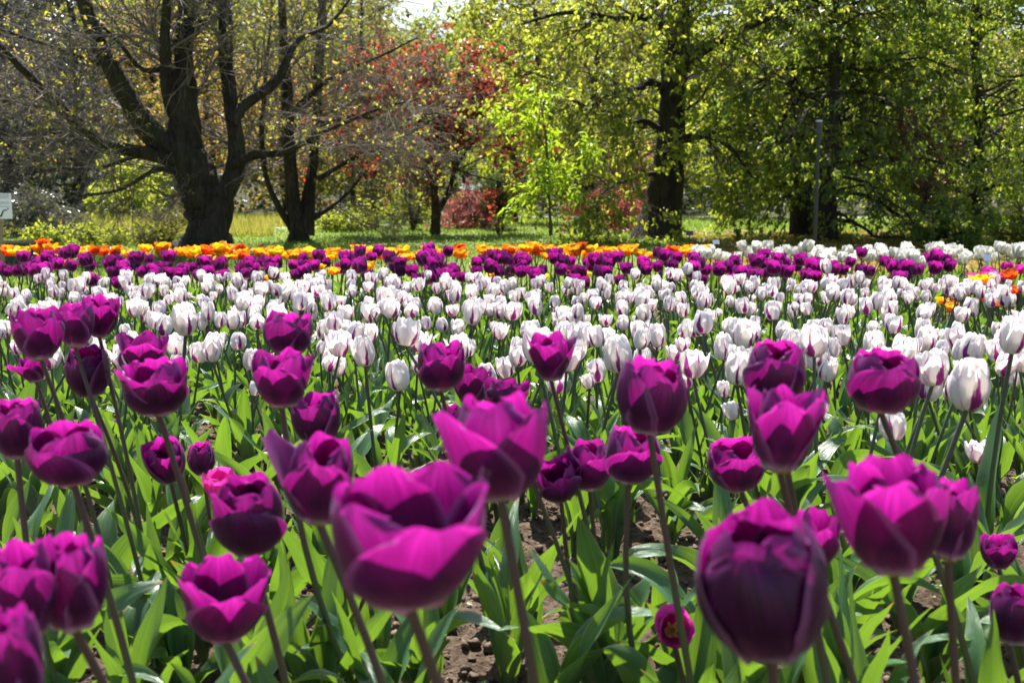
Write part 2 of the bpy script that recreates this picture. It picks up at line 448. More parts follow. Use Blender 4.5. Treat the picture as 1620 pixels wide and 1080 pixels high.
# ------------------------------------------------------------------ the setting
def lawn_material():
    m, nt, nd, lk = newmat("lawn_turf")
    tc = nd.new("ShaderNodeTexCoord")
    n1 = nd.new("ShaderNodeTexNoise"); n1.inputs["Scale"].default_value = .55; n1.inputs["Detail"].default_value = 6; n1.inputs["Roughness"].default_value = .7
    n2 = nd.new("ShaderNodeTexNoise"); n2.inputs["Scale"].default_value = 22; n2.inputs["Detail"].default_value = 6
    for n in (n1, n2): lk.new(tc.outputs["Object"], n.inputs["Vector"])
    r = ramp(nd, [(.3, (.075, .125, .022)), (.5, (.13, .17, .035)), (.7, (.14, .18, .04))])
    lk.new(mathn(nd, lk, 'ADD', mathn(nd, lk, 'MULTIPLY', n1.outputs["Fac"], .6), mathn(nd, lk, 'MULTIPLY', n2.outputs["Fac"], .4)), r.inputs[0])
    # dead leaves and earth on the wooded slope beyond the lawn
    sp = nd.new("ShaderNodeSeparateXYZ"); lk.new(tc.outputs["Object"], sp.inputs[0])
    mr = nd.new("ShaderNodeMapRange"); mr.inputs[1].default_value = 22; mr.inputs[2].default_value = 25
    lk.new(mathn(nd, lk, 'ADD', sp.outputs[1], mathn(nd, lk, 'MULTIPLY', n1.outputs["Fac"], 3.0)), mr.inputs[0])
    r2 = ramp(nd, [(.35, (.022, .026, .012)), (.55, (.05, .052, .02)), (.7, (.075, .055, .028))]); lk.new(n1.outputs["Fac"], r2.inputs[0])
    col = mixc(nd, lk, mr.outputs[0], r.outputs[0], r2.outputs[0])
    p = nd.new("ShaderNodeBsdfPrincipled"); p.inputs["Roughness"].default_value = .9; p.inputs["Specular IOR Level"].default_value = .15
    lk.new(col, p.inputs["Base Color"])
    b = nd.new("ShaderNodeBump"); b.inputs["Strength"].default_value = .6; b.inputs["Distance"].default_value = .03
    lk.new(n2.outputs["Fac"], b.inputs["Height"]); lk.new(b.outputs[0], p.inputs["Normal"])
    o = nd.new("ShaderNodeOutputMaterial"); lk.new(p.outputs[0], o.inputs[0])
    return m

def grid(xs, ys, zf):
    X, Y = np.meshgrid(xs, ys); Z = zf(X, Y)
    V = np.stack([X, Y, Z], -1).reshape(-1, 3)
    nx, ny = len(xs), len(ys)
    i = np.arange(nx * ny).reshape(ny, nx)
    Q = np.stack([i[:-1, :-1], i[:-1, 1:], i[1:, 1:], i[1:, :-1]], -1).reshape(-1, 4)
    return V, Q

xs = np.concatenate([np.linspace(-400, -40, 14)[:-1], np.linspace(-40, 40, 81), np.linspace(40, 400, 14)[1:]])
ys = np.concatenate([np.linspace(-60, -5, 6)[:-1], np.linspace(-5, 60, 66), np.linspace(60, 600, 20)[1:]])
V, Q = grid(xs, ys, lambda X, Y: hill(X, Y))
tag(link("ground", mesh("ground", V, Q, mat=lawn_material())), kind="structure")

BED_END = 7.0
def bedz(X, Y):
    z = 0.012 + 0.045 * vnoise(X * 2.2 + 7, Y * 2.2 + 50, 1) + 0.030 * vnoise(X * 9 + 7, Y * 9 + 9, 2) + 0.020 * vnoise(X * 28 + 5, Y * 28 + 5, 3) + .012 * vnoise(X * 70 + 5, Y * 70 + 5, 4)
    fade = np.clip((BED_END - Y) / .5, 0, 1) * np.clip((Y + 1.0) / .4, 0, 1) * np.clip((6.5 - np.abs(X)) / .3, 0, 1)
    return .006 + (z - .006) * fade
def refined(a, b, lo, hi, fine, coarse):
    return np.unique(np.round(np.concatenate([np.arange(a, lo, coarse), np.arange(lo, hi, fine), np.arange(hi, b + 1e-6, coarse)]), 4))
xs = refined(-6.5, 6.5, -1.25, 1.25, .0085, .06); ys = refined(-1.0, BED_END, 1.25, 3.3, .0085, .06)
V, Q = grid(xs, ys, bedz)
tag(link("soil", mesh("soil", V, Q, mat=M['soil'])), kind="structure")

def bz(x, y): return float(bedz(np.array([x]), np.array([y]))[0])

def ico():
    import bmesh
    bm = bmesh.new(); bmesh.ops.create_icosphere(bm, subdivisions=2, radius=1)
    V = np.array([v.co[:] for v in bm.verts]); T = np.array([[v.index for v in f.verts] for f in bm.faces]); bm.free()
    return V, T
IV, IT = ico()

def clods():
    rng = rngs(11); n = 11000
    Y = 1.25 + 2.3 * rng.random(n) ** 1.1; X = (rng.random(n) - .5) * (Y * .98 + .2)
    s = .0018 + .0095 * rng.random(n) ** 3.4
    z = bedz(X, Y)
    b = MB(); vs = []; ts = []
    for i in range(n):
        k = rng.normal(size=3) * 1.4
        dv = 1 + .22 * np.sin(IV @ (k * 2.1) + i) + .2 * np.sin(IV @ k[::-1] * 3.3 + 2 * i) + .1 * rng.normal(size=len(IV))
        p = IV * dv[:, None] * s[i] * np.array([1, 1, .75]) * (.8 + .4 * rng.random(3))
        vs.append(p + np.array([X[i], Y[i], z[i] + s[i] * .35])); ts.append(IT + i * len(IV))
    return mesh("soil_clods", np.concatenate(vs), T=np.concatenate(ts), mat=M['clod'])
tag(link("soil_clods", clods()), "grey-brown crumbly clods of earth on the bare soil between the tulips", "soil", kind="stuff")

M['path'] = noise_mat("pale_gravel", [(.3, (.30, .28, .25)), (.7, (.46, .44, .41))], 30, .95, .5, .01)
def strip(pts, w, z):
    P = spline(pts, 60); T = np.gradient(P, axis=0); T /= np.linalg.norm(T, axis=1, keepdims=True)
    Nn = np.stack([-T[:, 1], T[:, 0]], 1)
    A = P + Nn * w / 2; B = P - Nn * w / 2
    V = np.concatenate([np.c_[A, hill(A[:, 0], A[:, 1]) + z], np.c_[B, hill(B[:, 0], B[:, 1]) + z]])
    i = np.arange(59)
    return V, np.stack([i, i + 1, i + 61, i + 60], 1)
V, Q = strip([(-14, 15.8), (-6, 16.9), (-3.4, 17.2), (-1.5, 18.6), (-.8, 20.6), (2, 21.6), (8, 21.0), (16, 20.2)], .62, .008)
tag(link("path", mesh("path", V, Q, mat=M['path'])), kind="structure")

M['grass'] = tree_leaf_mat("grass_blade", [(.05, .10, .016), (.09, .15, .025), (.16, .18, .05)], [(.16, .30, .025), (.26, .40, .035), (.40, .44, .07)], .45, .5, .3)
def grass():
    rng = rngs(5); n = 95000
    Y = 6.9 + 15.0 * rng.random(n) ** .9; X = (rng.random(n) - .5) * (Y * 1.02 + 1)
    keep = vnoise(X * .8 + 40, Y * .8, 9) + .5 * rng.random(n) > .42
    X, Y = X[keep], Y[keep]; n = len(X)
    h = (.018 + .035 * rng.random(n)) * (.6 + .8 * vnoise(X * 1.3 + 60, Y * 1.3, 12)); w = .003 + .0004 * Y
    a = rng.random(n) * 6.283; ln = rng.normal(size=(n, 2)) * .5
    p = np.stack([X, Y, np.zeros(n) - .002], 1)
    s = np.stack([np.cos(a), np.sin(a), np.zeros(n)], 1) * w[:, None]
    tip = p + np.stack([ln[:, 0] * h, ln[:, 1] * h, h], 1)
    V = np.stack([p - s, p + s, tip], 1).reshape(-1, 3)
    T = np.arange(3 * n).reshape(-1, 3)
    r = np.repeat(np.clip(.5 * rng.random(n) + .6 * vnoise(X * .5 + 80, Y * .5, 13) - .05, 0, 1), 3)
    return mesh("grass", V, T=T, attrs={"rnd": r}, mat=M['grass'])
tag(link("grass", grass()), "short green lawn grass behind the orange tulip row", "grass", kind="stuff")

M['daisy'] = noise_mat("daisy", [(.3, (.8, .8, .76)), (.7, (.86, .86, .84))], 10)
M['litter'] = tree_leaf_mat("dead_leaf", [(.22, .10, .03), (.38, .20, .05), (.42, .30, .10)], [(.4, .2, .05), (.6, .35, .08)], .3, .6, .3)
def flat_flakes(name, n, xr, yr, size, mat, seed, zoff, dens=None):
    rng = rngs(seed); Y = yr[0] + (yr[1] - yr[0]) * rng.random(n); X = np.array([gx(xr[0] + (xr[1] - xr[0]) * u, y) for u, y in zip(rng.random(n), Y)])
    pos = np.stack([X, Y, zoff + .012 * rng.random(n)], 1)
    a = rng.random(n) * 6.283; d = np.stack([np.cos(a), np.sin(a), rng.normal(size=n) * .3], 1)
    nn = np.stack([rng.normal(size=n) * .35, rng.normal(size=n) * .35, np.ones(n)], 1)
    V, Q, r = leafcards(pos, d, nn, size * (.6 + .8 * rng.random(n)), size * .7, rng)
    return mesh(name, V, Q, attrs={"rnd": r}, mat=mat)
tag(link("daisies", flat_flakes("daisies", 420, (560, 1100), (9.5, 15.5), .018, M['daisy'], 21, .035)), "tiny white daisies sprinkled over the lawn", "flowers", kind="stuff")
tag(link("leaf_litter", flat_flakes("leaf_litter", 6500, (1085, 1720), (8.2, 16), .05, M['litter'], 22, .012)), "fallen brown and orange leaves under the dense green tree", "leaf litter", kind="stuff")

M['weed'] = tree_leaf_mat("seedling_leaf", [(.05, .13, .02), (.10, .20, .03)], [(.3, .5, .03), (.5, .6, .05)], .45)
def weeds():
    rng = rngs(31); b = MB()
    n = 520; Y = 1.35 + 3.0 * rng.random(n); X = (rng.random(n) - .5) * Y * .98
    cl = vnoise(X * 2 + 33, Y * 2 + 21, 14); k = cl > .47; X, Y = X[k], Y[k]; n = len(X)
    z = bedz(X, Y); h = .015 + .05 * rng.random(n) ** 2
    k5 = np.linspace(0, 1, 4)
    ln = rng.normal(size=(n, 2)) * .35
    P = np.stack([X[:, None] + ln[:, :1] * h[:, None] * k5, Y[:, None] + ln[:, 1:] * h[:, None] * k5, z[:, None] + h[:, None] * k5], -1)
    b.add(*tubes(P, np.full((n, 4), .0007), 3), rnd=.5) if False else None
    V_, Q_, uv_ = tubes(P, np.full((n, 4), .0008), 3); b.add(V_, Q_, uv=uv_, rnd=.5)
    m = 5
    pos = np.repeat(P[:, 2:4].mean(1), m, 0) + rng.normal(size=(n * m, 3)) * .002
    d = rng.normal(size=(n * m, 3)); d[:, 2] = np.abs(d[:, 2]) * .7 + .1
    V_, Q_, r_ = leafcards(pos, d, rng.normal(size=(n * m, 3)) + np.array([0, 0, 1.5]), .010 + .012 * rng.random(n * m), .006, rng)
    b.add(V_, Q_, rnd=r_)
    return b.build("weeds", M['weed'])
tag(link("weeds", weeds()), "tiny green weed seedlings sprouting from the bare soil", "weeds", kind="stuff")

M['straw'] = tree_leaf_mat("straw", [(.22, .16, .09), (.34, .27, .16), (.16, .10, .06)], [(.3, .22, .1), (.4, .3, .15)], .15, .6, .3)
def debris():
    rng = rngs(35); n = 420; Y = 1.3 + 2.2 * rng.random(n); X = (rng.random(n) - .5) * Y
    pos = np.stack([X, Y, bedz(X, Y) + .006 + .006 * rng.random(n)], 1); a = rng.random(n) * 6.28
    d = np.stack([np.cos(a), np.sin(a), rng.normal(size=n) * .15], 1)
    thin = rng.random(n) < .7
    V, Q, r = leafcards(pos, d, np.stack([rng.normal(size=n) * .4, rng.normal(size=n) * .4, np.ones(n)], 1), np.where(thin, .02 + .04 * rng.random(n), .012 + .014 * rng.random(n)), np.where(thin, .0025, .010), rng)
    return mesh("straw", V, Q, attrs={"rnd": r}, mat=M['straw'])
tag(link("straw", debris()), "bits of straw and dry leaf scattered over the bare soil", "litter", kind="stuff")

# ------------------------------------------------------------------ tulips
def petal_grid(R, H, W_, o, az, rng, nu=12, nv=8, inner=False, belly=1.12, curl=0.0, ruffle=.06, base_r=.10, drop=0.0, taper=0.0):
    """one petal as a grid: t from base to tip, v across"""
    t = np.sin(np.linspace(0, 1, nu + 1)[:, None] * math.pi / 2) ** 1.0 * .5 + np.linspace(0, 1, nu + 1)[:, None] * .5; v = np.linspace(-1, 1, nv + 1)[None, :]
    R_ = R * (.90 if inner else 1.0); H_ = H * (1.0 + (.02 if inner else 0)) * (1 - drop)
    P0 = np.array([base_r * R_, 0]); P1 = np.array([(.98 - .22 * taper) * R_, (-.03 + .05 * taper) * H_]); P2 = np.array([belly * R_, (.55 + .09 * taper) * H_]); P3 = np.array([o * R_, H_])
    c = (1 - t) ** 3; c1 = 3 * t * (1 - t) ** 2; c2 = 3 * t * t * (1 - t); c3 = t ** 3
    r = c * P0[0] + c1 * P1[0] + c2 * P2[0] + c3 * P3[0]
    z = c * P0[1] + c1 * P1[1] + c2 * P2[1] + c3 * P3[1]
    f = .17 * (1 - t) + .97 * np.clip(t / .5, 0, 1) ** .62 * (1 - np.clip((t - .42) / .58, 0, 1) ** 2.7) ** .46
    f = np.where(t > .999, .42, f)
    w = W_ * f
    rc = np.maximum(r, .62 * R_) * 1.04
    ph = v * w / rc
    tang = rc * np.sin(ph); rad = r - rc * (1 - np.cos(ph))
    a1, a2, a3, a4 = rng.random(4) * 6.283
    edge = np.abs(v) ** 2.2 * t
    rad = rad + R * ruffle * (edge * np.sin(t * 9 + a1 + v * 1.4) + .55 * t ** 3 * np.sin(v * 5 + a2) + .25 * np.sin(v * 2 + a3) * t ** 2)
    rad = rad + R * .045 * np.exp(-(v / .14) ** 2) * np.sin(math.pi * t) * (1 if not inner else .6)
    rad = rad + R * curl * t ** 4
    z = z + H * .035 * t ** 2 * np.sin(v * 4 + a4) - H * .05 * t ** 2 * np.abs(v) ** 3
    tang = tang + R * .05 * t * t * np.sin(a2 + 3 * t)
    x = rad * math.cos(az) - tang * math.sin(az); y = rad * math.sin(az) + tang * math.cos(az)
    V = np.stack([x, y, z + 0 * v], -1).reshape(-1, 3)
    i = np.arange((nu + 1) * (nv + 1)).reshape(nu + 1, nv + 1)
    Q = np.stack([i[:-1, :-1], i[:-1, 1:], i[1:, 1:], i[1:, :-1]], -1).reshape(-1, 4)
    uv = np.stack([v + 0 * t, t + 0 * v], -1).reshape(-1, 2)
    return V, Q, uv

def petals(R, H, o, rng, nu=12, nv=8, spread=.12, W_=1.02, ruffle=.06, belly=1.12, flop=None, extra=0, wild=1.0, face=None, wo=1.0, wi=1.0, taper=0.0):
    out = []
    a0 = rng.random() * 2.1 if face is None else face
    for k in range(6 + extra):
        inner = k % 2 == 0
        ok = o * (1 + rng.normal() * spread) * (.9 if inner else 1.05)
        cu = rng.normal() * .05 * wild; dr = max(0, rng.normal() * .045 * wild)
        if face is not None and k == 1: dr = rng.uniform(.06, .22); ok *= 1.08
        if flop and k in flop: ok *= flop[k]; cu += .18
        out.append(petal_grid(R * (1 - .12 * (k // 6)), H, R * W_ * (wi if inner else wo) * (1 + rng.normal() * .05), ok, a0 + k * math.pi / 3 + rng.normal() * .07, rng, nu, nv, inner, belly * (1 + rng.normal() * .04), cu, ruffle * (.7 + .6 * rng.random()), drop=dr, taper=taper))
    return out

def core(H, mats=True):
    """pistil and six stamens, the flower's heart"""
    b = MB()
    k = 6; P = np.zeros((1, k, 3)); P[0, :, 2] = np.linspace(-.02, .42, k) * H
    b.add(*tubes(P, np.array([[.05, .085, .08, .075, .07, .09]]) * H, 8)[:2])
    th = np.arange(6) * math.pi / 3
    tt = np.linspace(0, 1, 5)
    P = np.stack([np.outer(np.cos(th), .06 + .12 * tt), np.outer(np.sin(th), .06 + .12 * tt), np.outer(np.ones(6), .04 + .36 * tt)], -1) * H
    b.add(*tubes(P, np.tile(np.array([.012, .012, .018, .030, .012]) * H, (6, 1)), 5)[:2])
    V, T = IV * np.array([.15, .15, .05]) * H + np.array([0, 0, .0]), IT
    b.add(V, T=T)
    return b.build("flower", M['stamen' if mats else 'pistil'])

def stem_mesh(top, rng, r=.0040, mat='stem_purple', bow=.02, sides=7):
    """stem from the root (0,0,0) to top"""
    top = np.asarray(top, float); k = 9; t = np.linspace(0, 1, k)[:, None]
    P = top[None] * np.concatenate([t ** 1.25, t ** 1.25, t], 1)
    bw = rng.normal(size=2) * bow
    P[:, :2] += np.sin(math.pi * t) * bw[None]
    P[0, 2] -= .03
    V, Q, uv = tubes(P[None], np.linspace(1.15, .92, k)[None] * r, sides)
    return mesh("stem", V, Q, uv=uv, attrs={"rnd": np.zeros(len(V))}, mat=M[mat])

def leaf_grid(L, Wd, e0, e1, az, rng, nu=13, nv=6, twist=.5, wave=.25, r0=.006, z0=0.0):
    t = np.linspace(0, 1, nu + 1)
    e = e0 + (e1 - e0) * t ** 1.6
    ds = L / nu
    cr = r0 + np.concatenate([[0], np.cumsum(np.cos(e[:-1]) * ds)]); cz = z0 + np.concatenate([[0], np.cumsum(np.sin(e[:-1]) * ds)])
    sway = rng.normal() * .10 * L * t ** 2
    ra = np.array([math.cos(az), math.sin(az), 0]); ta = np.array([-math.sin(az), math.cos(az), 0]); up = np.array([0, 0, 1.0])
    C = cr[:, None] * ra + cz[:, None] * up + sway[:, None] * ta
    tn = np.cos(e)[:, None] * ra + np.sin(e)[:, None] * up
    no = -np.sin(e)[:, None] * ra + np.cos(e)[:, None] * up
    tw = twist * rng.normal() * t ** 1.3
    side = np.cos(tw)[:, None] * ta + np.sin(tw)[:, None] * no; no2 = -np.sin(tw)[:, None] * ta + np.cos(tw)[:, None] * no
    w = Wd * .5 * (np.clip(np.sin(math.pi * np.clip(t * .93 + .07, 0, 1)), 0, 1) ** .75 * (1 - .25 * t) + .0)
    w[-1] = .0008
    v = np.linspace(-1, 1, nv + 1)
    fold = 1.15 * (1 - t) ** 1.5 + .28
    p1, p2 = rng.random(2) * 6.28
    lift = fold[:, None] * np.abs(v)[None] ** 1.5 + wave * np.sin(t[:, None] * 8 + p1 + (v[None] > 0) * p2) * v[None] ** 2
    narrow = 1 / np.sqrt(1 + (fold * .8) ** 2)
    V = C[:, None] + side[:, None] * (v[None, :, None] * (w * narrow)[:, None, None]) + no2[:, None] * (lift * w[:, None])[..., None]
    V = V.reshape(-1, 3)
    i = np.arange((nu + 1) * (nv + 1)).reshape(nu + 1, nv + 1)
    Q = np.stack([i[:-1, :-1], i[:-1, 1:], i[1:, 1:], i[1:, :-1]], -1).reshape(-1, 4)
    uv = np.stack(np.broadcast_arrays(v[None], t[:, None]), -1).reshape(-1, 2)
    return V, Q, uv

def leaf_meshes(n, rng, L=(.17, .28), Wd=(.036, .068), nu=13, nv=6):
    out = []
    a = rng.random() * 6.28
    for k in range(n):
        az = a + k * (2.4 + rng.normal() * .3)
        e0 = math.radians(rng.uniform(66, 86)); e1 = math.radians(rng.uniform(-45, 50)) if rng.random() < .55 else math.radians(rng.uniform(35, 75))
        V, Q, uv = leaf_grid(rng.uniform(*L), rng.uniform(*Wd), e0, e1, az, rng, nu, nv, .9, .55, .004, .0 + .012 * k)
        out.append(mesh("leaf", V, Q, uv=uv, attrs={"rnd": np.full(len(V), rng.random())}, mat=M['tleaf']))
    return out

CORE = {}
def core_for(H):
    k = round(H, 3)
    if k not in CORE: CORE[k] = core(H)
    return CORE[k]

# --- foreground purple tulips: centre and size in the photograph, distance, openness, tilt (x right, y away), look
HERO = [
 (60, 527, 80, 84, 1.55, 1.12, (-3, 0), 'purple', "upper left purple tulip, outermost of the trio standing high at the left edge"),
 (120, 513, 56, 72, 1.68, .95, (4, 4), 'purple', "purple tulip half hidden in the middle of the high trio at the left edge"),
 (158, 500, 58, 66, 1.75, 1.15, (6, -3), 'purple', "pointed purple tulip at the right of the high trio at the left edge"),
 (52, 583, 58, 44, 1.85, 1.35, (-12, 0), 'purple', "small flat open purple tulip just below the outermost tulip of the high left trio"),
 (138, 588, 68, 80, 1.72, .86, (0, -12), 'purple_dark', "near-black purple tulip with red rim under the high left trio"),
 (228, 558, 84, 64, 1.72, 1.38, (4, 0), 'purple', "wide open purple tulip right above the squat one, right of the high left trio"),
 (246, 613, 106, 88, 1.38, 1.03, (-3, -3), 'purple', "squat broad purple tulip below the wide open one, right of the near-black tulip"),
 (455, 527, 78, 68, 1.62, .88, (6, 0), 'purple', "purple tulip partly behind the large upright cup at left of centre"),
 (446, 598, 100, 92, 1.40, 1.22, (2, 0), 'purple', "large upright purple cup tulip in front of another, left of centre"),
 (500, 662, 78, 82, 1.55, .92, (-8, 0), 'purple', "leaning purple tulip below right of the large upright cup left of centre"),
 (28, 677, 78, 96, 1.36, 1.0, (5, 0), 'purple', "purple tulip cut by the left edge at half height of the photo"),
 (110, 717, 126, 96, 1.14, 1.0, (-2, -4), 'purple', "broad bowl-shaped purple tulip at lower left above the leaning dark stem"),
 (262, 730, 66, 72, 1.66, 1.0, (-4, -18), 'purple', "small purple tulip with dark open heart beside a thick stem at lower left"),
 (318, 725, 44, 52, 1.86, .80, (-4, -6), 'purple', "tiny closed purple tulip just right of the thick leaning stem at lower left"),
 (350, 768, 54, 52, 1.70, 1.1, (-8, -8), 'magenta', "small bright pink-magenta tulip peeping out behind the dark ruffled tulip"),
 (395, 815, 122, 124, 1.10, .98, (2, -8), 'purple_dark', "dark maroon ruffled tulip at lower left with a crimson inner rim"),
 (507, 757, 150, 142, .98, .98, (4, 0), 'purple', "large purple tulip half behind the biggest tulip, on its upper left"),
 (697, 578, 76, 80, 1.66, 1.08, (0, 0), 'purple', "purple tulip with white base at the centre, left of the ragged ones"),
 (747, 608, 60, 64, 1.78, 1.15, (8, 0), 'purple_dark', "ragged dark purple tulip in the centre, behind the large central tulip"),
 (800, 628, 76, 60, 1.50, .95, (6, 0), 'purple_dark', "dark purple tulip top showing just above the large central tulip"),
 (785, 703, 182, 172, .86, .98, (-4, -4), 'purple', "large central purple tulip on a long dark leaning stem"),
 (640, 857, 252, 205, .66, 1.16, (-2, -2), 'purple', "biggest tulip of all, blurred wide magenta-purple cup at bottom centre"),
 (872, 564, 82, 76, 1.60, 1.2, (0, -4), 'purple', "purple tulip with spread petals among the white ones right of centre"),
 (1032, 625, 114, 120, 1.24, .93, (3, -4), 'purple', "round full purple tulip right of centre on a long dark stem"),
 (882, 760, 76, 68, 1.52, 1.1, (-10, -16), 'purple', "leftmost small tulip of the purple trio at right of the big central tulip"),
 (932, 735, 76, 80, 1.55, .94, (-2, 0), 'purple', "middle tulip of the purple trio at right of the big central tulip"),
 (1000, 718, 92, 92, 1.42, 1.0, (6, -4), 'purple', "rightmost and largest of the purple trio at right of the big central tulip"),
 (1166, 735, 92, 82, 1.42, 1.02, (-10, -8), 'purple', "leaning purple tulip low beside the open blurred tulip on the right"),
 (1226, 590, 98, 104, 1.28, .86, (0, -8), 'purple', "purple tulip standing directly above the open blurred tulip on the right"),
 (1238, 677, 134, 138, 1.0, 1.2, (2, 0), 'purple', "open blurred purple tulip on the right with another standing right above it"),
 (1397, 604, 114, 96, 1.25, 1.04, (2, -4), 'purple', "single ruffled purple tulip among white ones at right, left of the big white tulip"),
 (1207, 928, 210, 226, .72, .80, (-9, -3), 'purple_dark', "largest dark tulip, closed and nearly black-purple, at bottom right"),
 (1412, 818, 196, 178, .80, 1.22, (-3, 0), 'purple', "large wide-open purple tulip at lower right with one petal sticking out left"),
 (1508, 820, 78, 130, 1.0, .9, (5, 0), 'purple', "narrow purple tulip tucked behind the right side of the large wide-open one"),
 (1292, 852, 72, 96, 1.06, 1.15, (4, 0), 'purple', "purple tulip half hidden behind the largest dark tulip, on its right"),
 (355, 952, 140, 124, .96, 1.2, (3, -2), 'purple', "open pale-magenta tulip near the bottom at left with a white base"),
 (110, 922, 112, 152, .86, .86, (0, -4), 'purple', "tall closed blurred purple tulip at bottom left with a glossy spot"),
 (32, 935, 112, 160, .82, 1.1, (-3, 0), 'purple', "blurred purple tulip at bottom left, half covered by the closed glossy one"),
 (22, 1045, 92, 176, .66, 1.05, (-2, 0), 'purple', "blurred magenta tulip cut off by the bottom left corner"),
 (1065, 995, 62, 60, 1.30, 1.2, (0, -62), 'magenta', "small pink tulip facing the viewer with a yellow heart, bottom right of centre"),
 (1580, 872, 56, 54, 1.60, 1.1, (-4, -4), 'purple', "small cup-shaped purple tulip near the right edge, below the large open one"),
 (1604, 970, 70, 96, 1.25, .95, (6, 0), 'purple_dark', "purple tulip cut by the right edge near the bottom"),
 (750, 908, 36, 36, 1.86, .9, (8, -4), 'purple_dark', "small withered dark bloom low behind the biggest tulip"),
 (714, 660, 34, 42, 1.70, .95, (-6, 0), 'purple_dark', "small withered dark purple bloom just above the left tip of the large central tulip"),
]
FLOP = {3: {1: 1.35}, 6: {0: 1.25}, 11: {2: 1.2}, 21: {2: 1.28, 5: .85, 0: .85}, 22: {0: 1.3}, 29: {2: 1.25}, 32: {0: 1.5}, 35: {0: 1.35, 2: 1.2}, 20: {5: 1.4}, 16: {5: 1.35}, 15: {0: 1.35, 4: 1.2}, 9: {5: 1.2}, 31: {4: 1.25}}

def hero(i, cx, cy, w, h, d, o, tilt, look, label):
    rng = rngs(700 + i)
    c, depth = pt(cx, cy, d)
    Wr = w / FPX * depth; H = h / FPX * depth * .98
    R = Wr / (2 * max(1.02, o * .98))
    tx, ty = math.radians(tilt[0]), math.radians(-tilt[1])
    ax = np.array([math.sin(tx), -math.sin(ty), math.cos(tx) * math.cos(ty)]); ax /= np.linalg.norm(ax)
    base = c - ax * H * .5
    hgt = base[2]
    lean = .17 + rng.normal() * .05
    gx_, gy_ = base[0] + lean * hgt, base[1] + rng.normal() * .04 * hgt - ax[1] * hgt * .35
    gz = bz(gx_, gy_)
    root = thing("purple_tulip", label, "tulip", (gx_, gy_, gz), 0, "purple tulips in the foreground")
    top = base - np.array([gx_, gy_, gz])
    link("stem", stem_mesh(top, rng, .0040 if d < 1.45 else .0034, 'stem_purple', .012, 9), root)
    for lm in leaf_meshes(3, rng, (.18, .29), (.034, .064)): link("leaf", lm, root)
    fl = link("flower", core(H * 1.25, False) if look == 'magenta' else core_for(H * .9), root, tuple(top))
    q = Vector((0, 0, 1)).rotation_difference(Vector(ax)); fl.rotation_mode = 'QUATERNION'; fl.rotation_quaternion = q
    pg = petals(R, H, o * .86 if o < 1.15 else o * .92, rng, 22, 16, .12, 1.08, .06 if look != 'purple_dark' else .09, 1.20, FLOP.get(i), 2 if look == 'purple_dark' and w > 70 else 0, .9, math.radians(-150 + rng.normal() * 28), 1.28, 1.02, .5 if i not in (20, 23) else .2)
    av = np.concatenate([p[0] for p in pg]); fx = Wr / np.ptp(av[:, 0]); fz = H / max(av[:, 2].max(), 1e-4)
    for V, Q, uv in pg:
        V = V * np.array([fx, fx, fz])
        link("petal", mesh("petal", V, Q, uv=uv, attrs={"rnd": np.full(len(V), rng.random())}, mat=M[look]), fl)

for i, hrow in enumerate(HERO): hero(i, *hrow)

# --- proto tulips for the field
def proto(seed, R, H, o, hgt, mat, stem, nleaf, split=False, nu=10, nv=6, ruffle=.06, belly=1.12, L=(.15, .25), Wd=(.028, .052), extra=0, lean=.05, spread=.12, lres=(11, 4), sr=.0032):
    rng = rngs(seed)
    top = np.array([rng.normal() * lean - .02, rng.normal() * lean, hgt])
    P = {'top': top, 'stem': stem_mesh(top, rng, sr, stem, .01, 6), 'leaves': leaf_meshes(nleaf, rng, L, Wd, *lres), 'H': H}
    pg = petals(R, H, o, rng, nu, nv, spread, 1.06, ruffle, belly, None, extra, 1.0, None, 1.2, 1.0)
    rn = [rng.random() for _ in pg]
    if split:
        P['petals'] = [mesh("petal", V, Q, uv=uv, attrs={"rnd": np.full(len(V), r)}, mat=M[mat]) for (V, Q, uv), r in zip(pg, rn)]
        P['flower'] = core_for(H * .8)
    else:
        b = MB()
        for (V, Q, uv), r in zip(pg, rn): b.add(V, Q, uv=uv, rnd=r)
        P['petals'] = None; P['flower'] = b.build("flower", M[mat])
    P['tilt'] = (rng.normal() * .13, rng.normal() * .13 - .03)
    return P

def plant(name, P, label, group, x, y, rz, sc, fs=1.0):
    root = thing(name, label, "tulip", (x, y, bz(x, y)), rz, group, sc)
    link("stem", P['stem'], root)
    for lm in P['leaves']: link("leaf", lm, root)
    f = link("flower", P['flower'], root, tuple(P['top']), (P['tilt'][0], P['tilt'][1], 0), fs)
    if P['petals']:
        for pm in P['petals']: link("petal", pm, f)
    return root

def plant_into(b_fl, b_st, b_lf, P, x, y, rz, sc, fs): pass

WH = [proto(900 + i, .0230 + .0012 * (i % 4), .052 + .0025 * (i % 5), [.62, .75, .55, .82, .68, .9, .60, .72, 1.0, .66, .5, .85, .7, .58, .95, 1.15][i], .315, 'flamed', 'stem_green', 4, False, 9, 6, .10, 1.2, spread=.17) for i in range(16)]
WHS = [proto(950 + i, .0245 + .0012 * (i % 3), .056 + .003 * (i % 4), [.66, .78, .60, .85, .72, .95, .63, .74, .55, .82, 1.05, .7][i], .315, 'flamed', 'stem_green', 4, True, 16, 12, .10, 1.2, spread=.16) for i in range(12)]

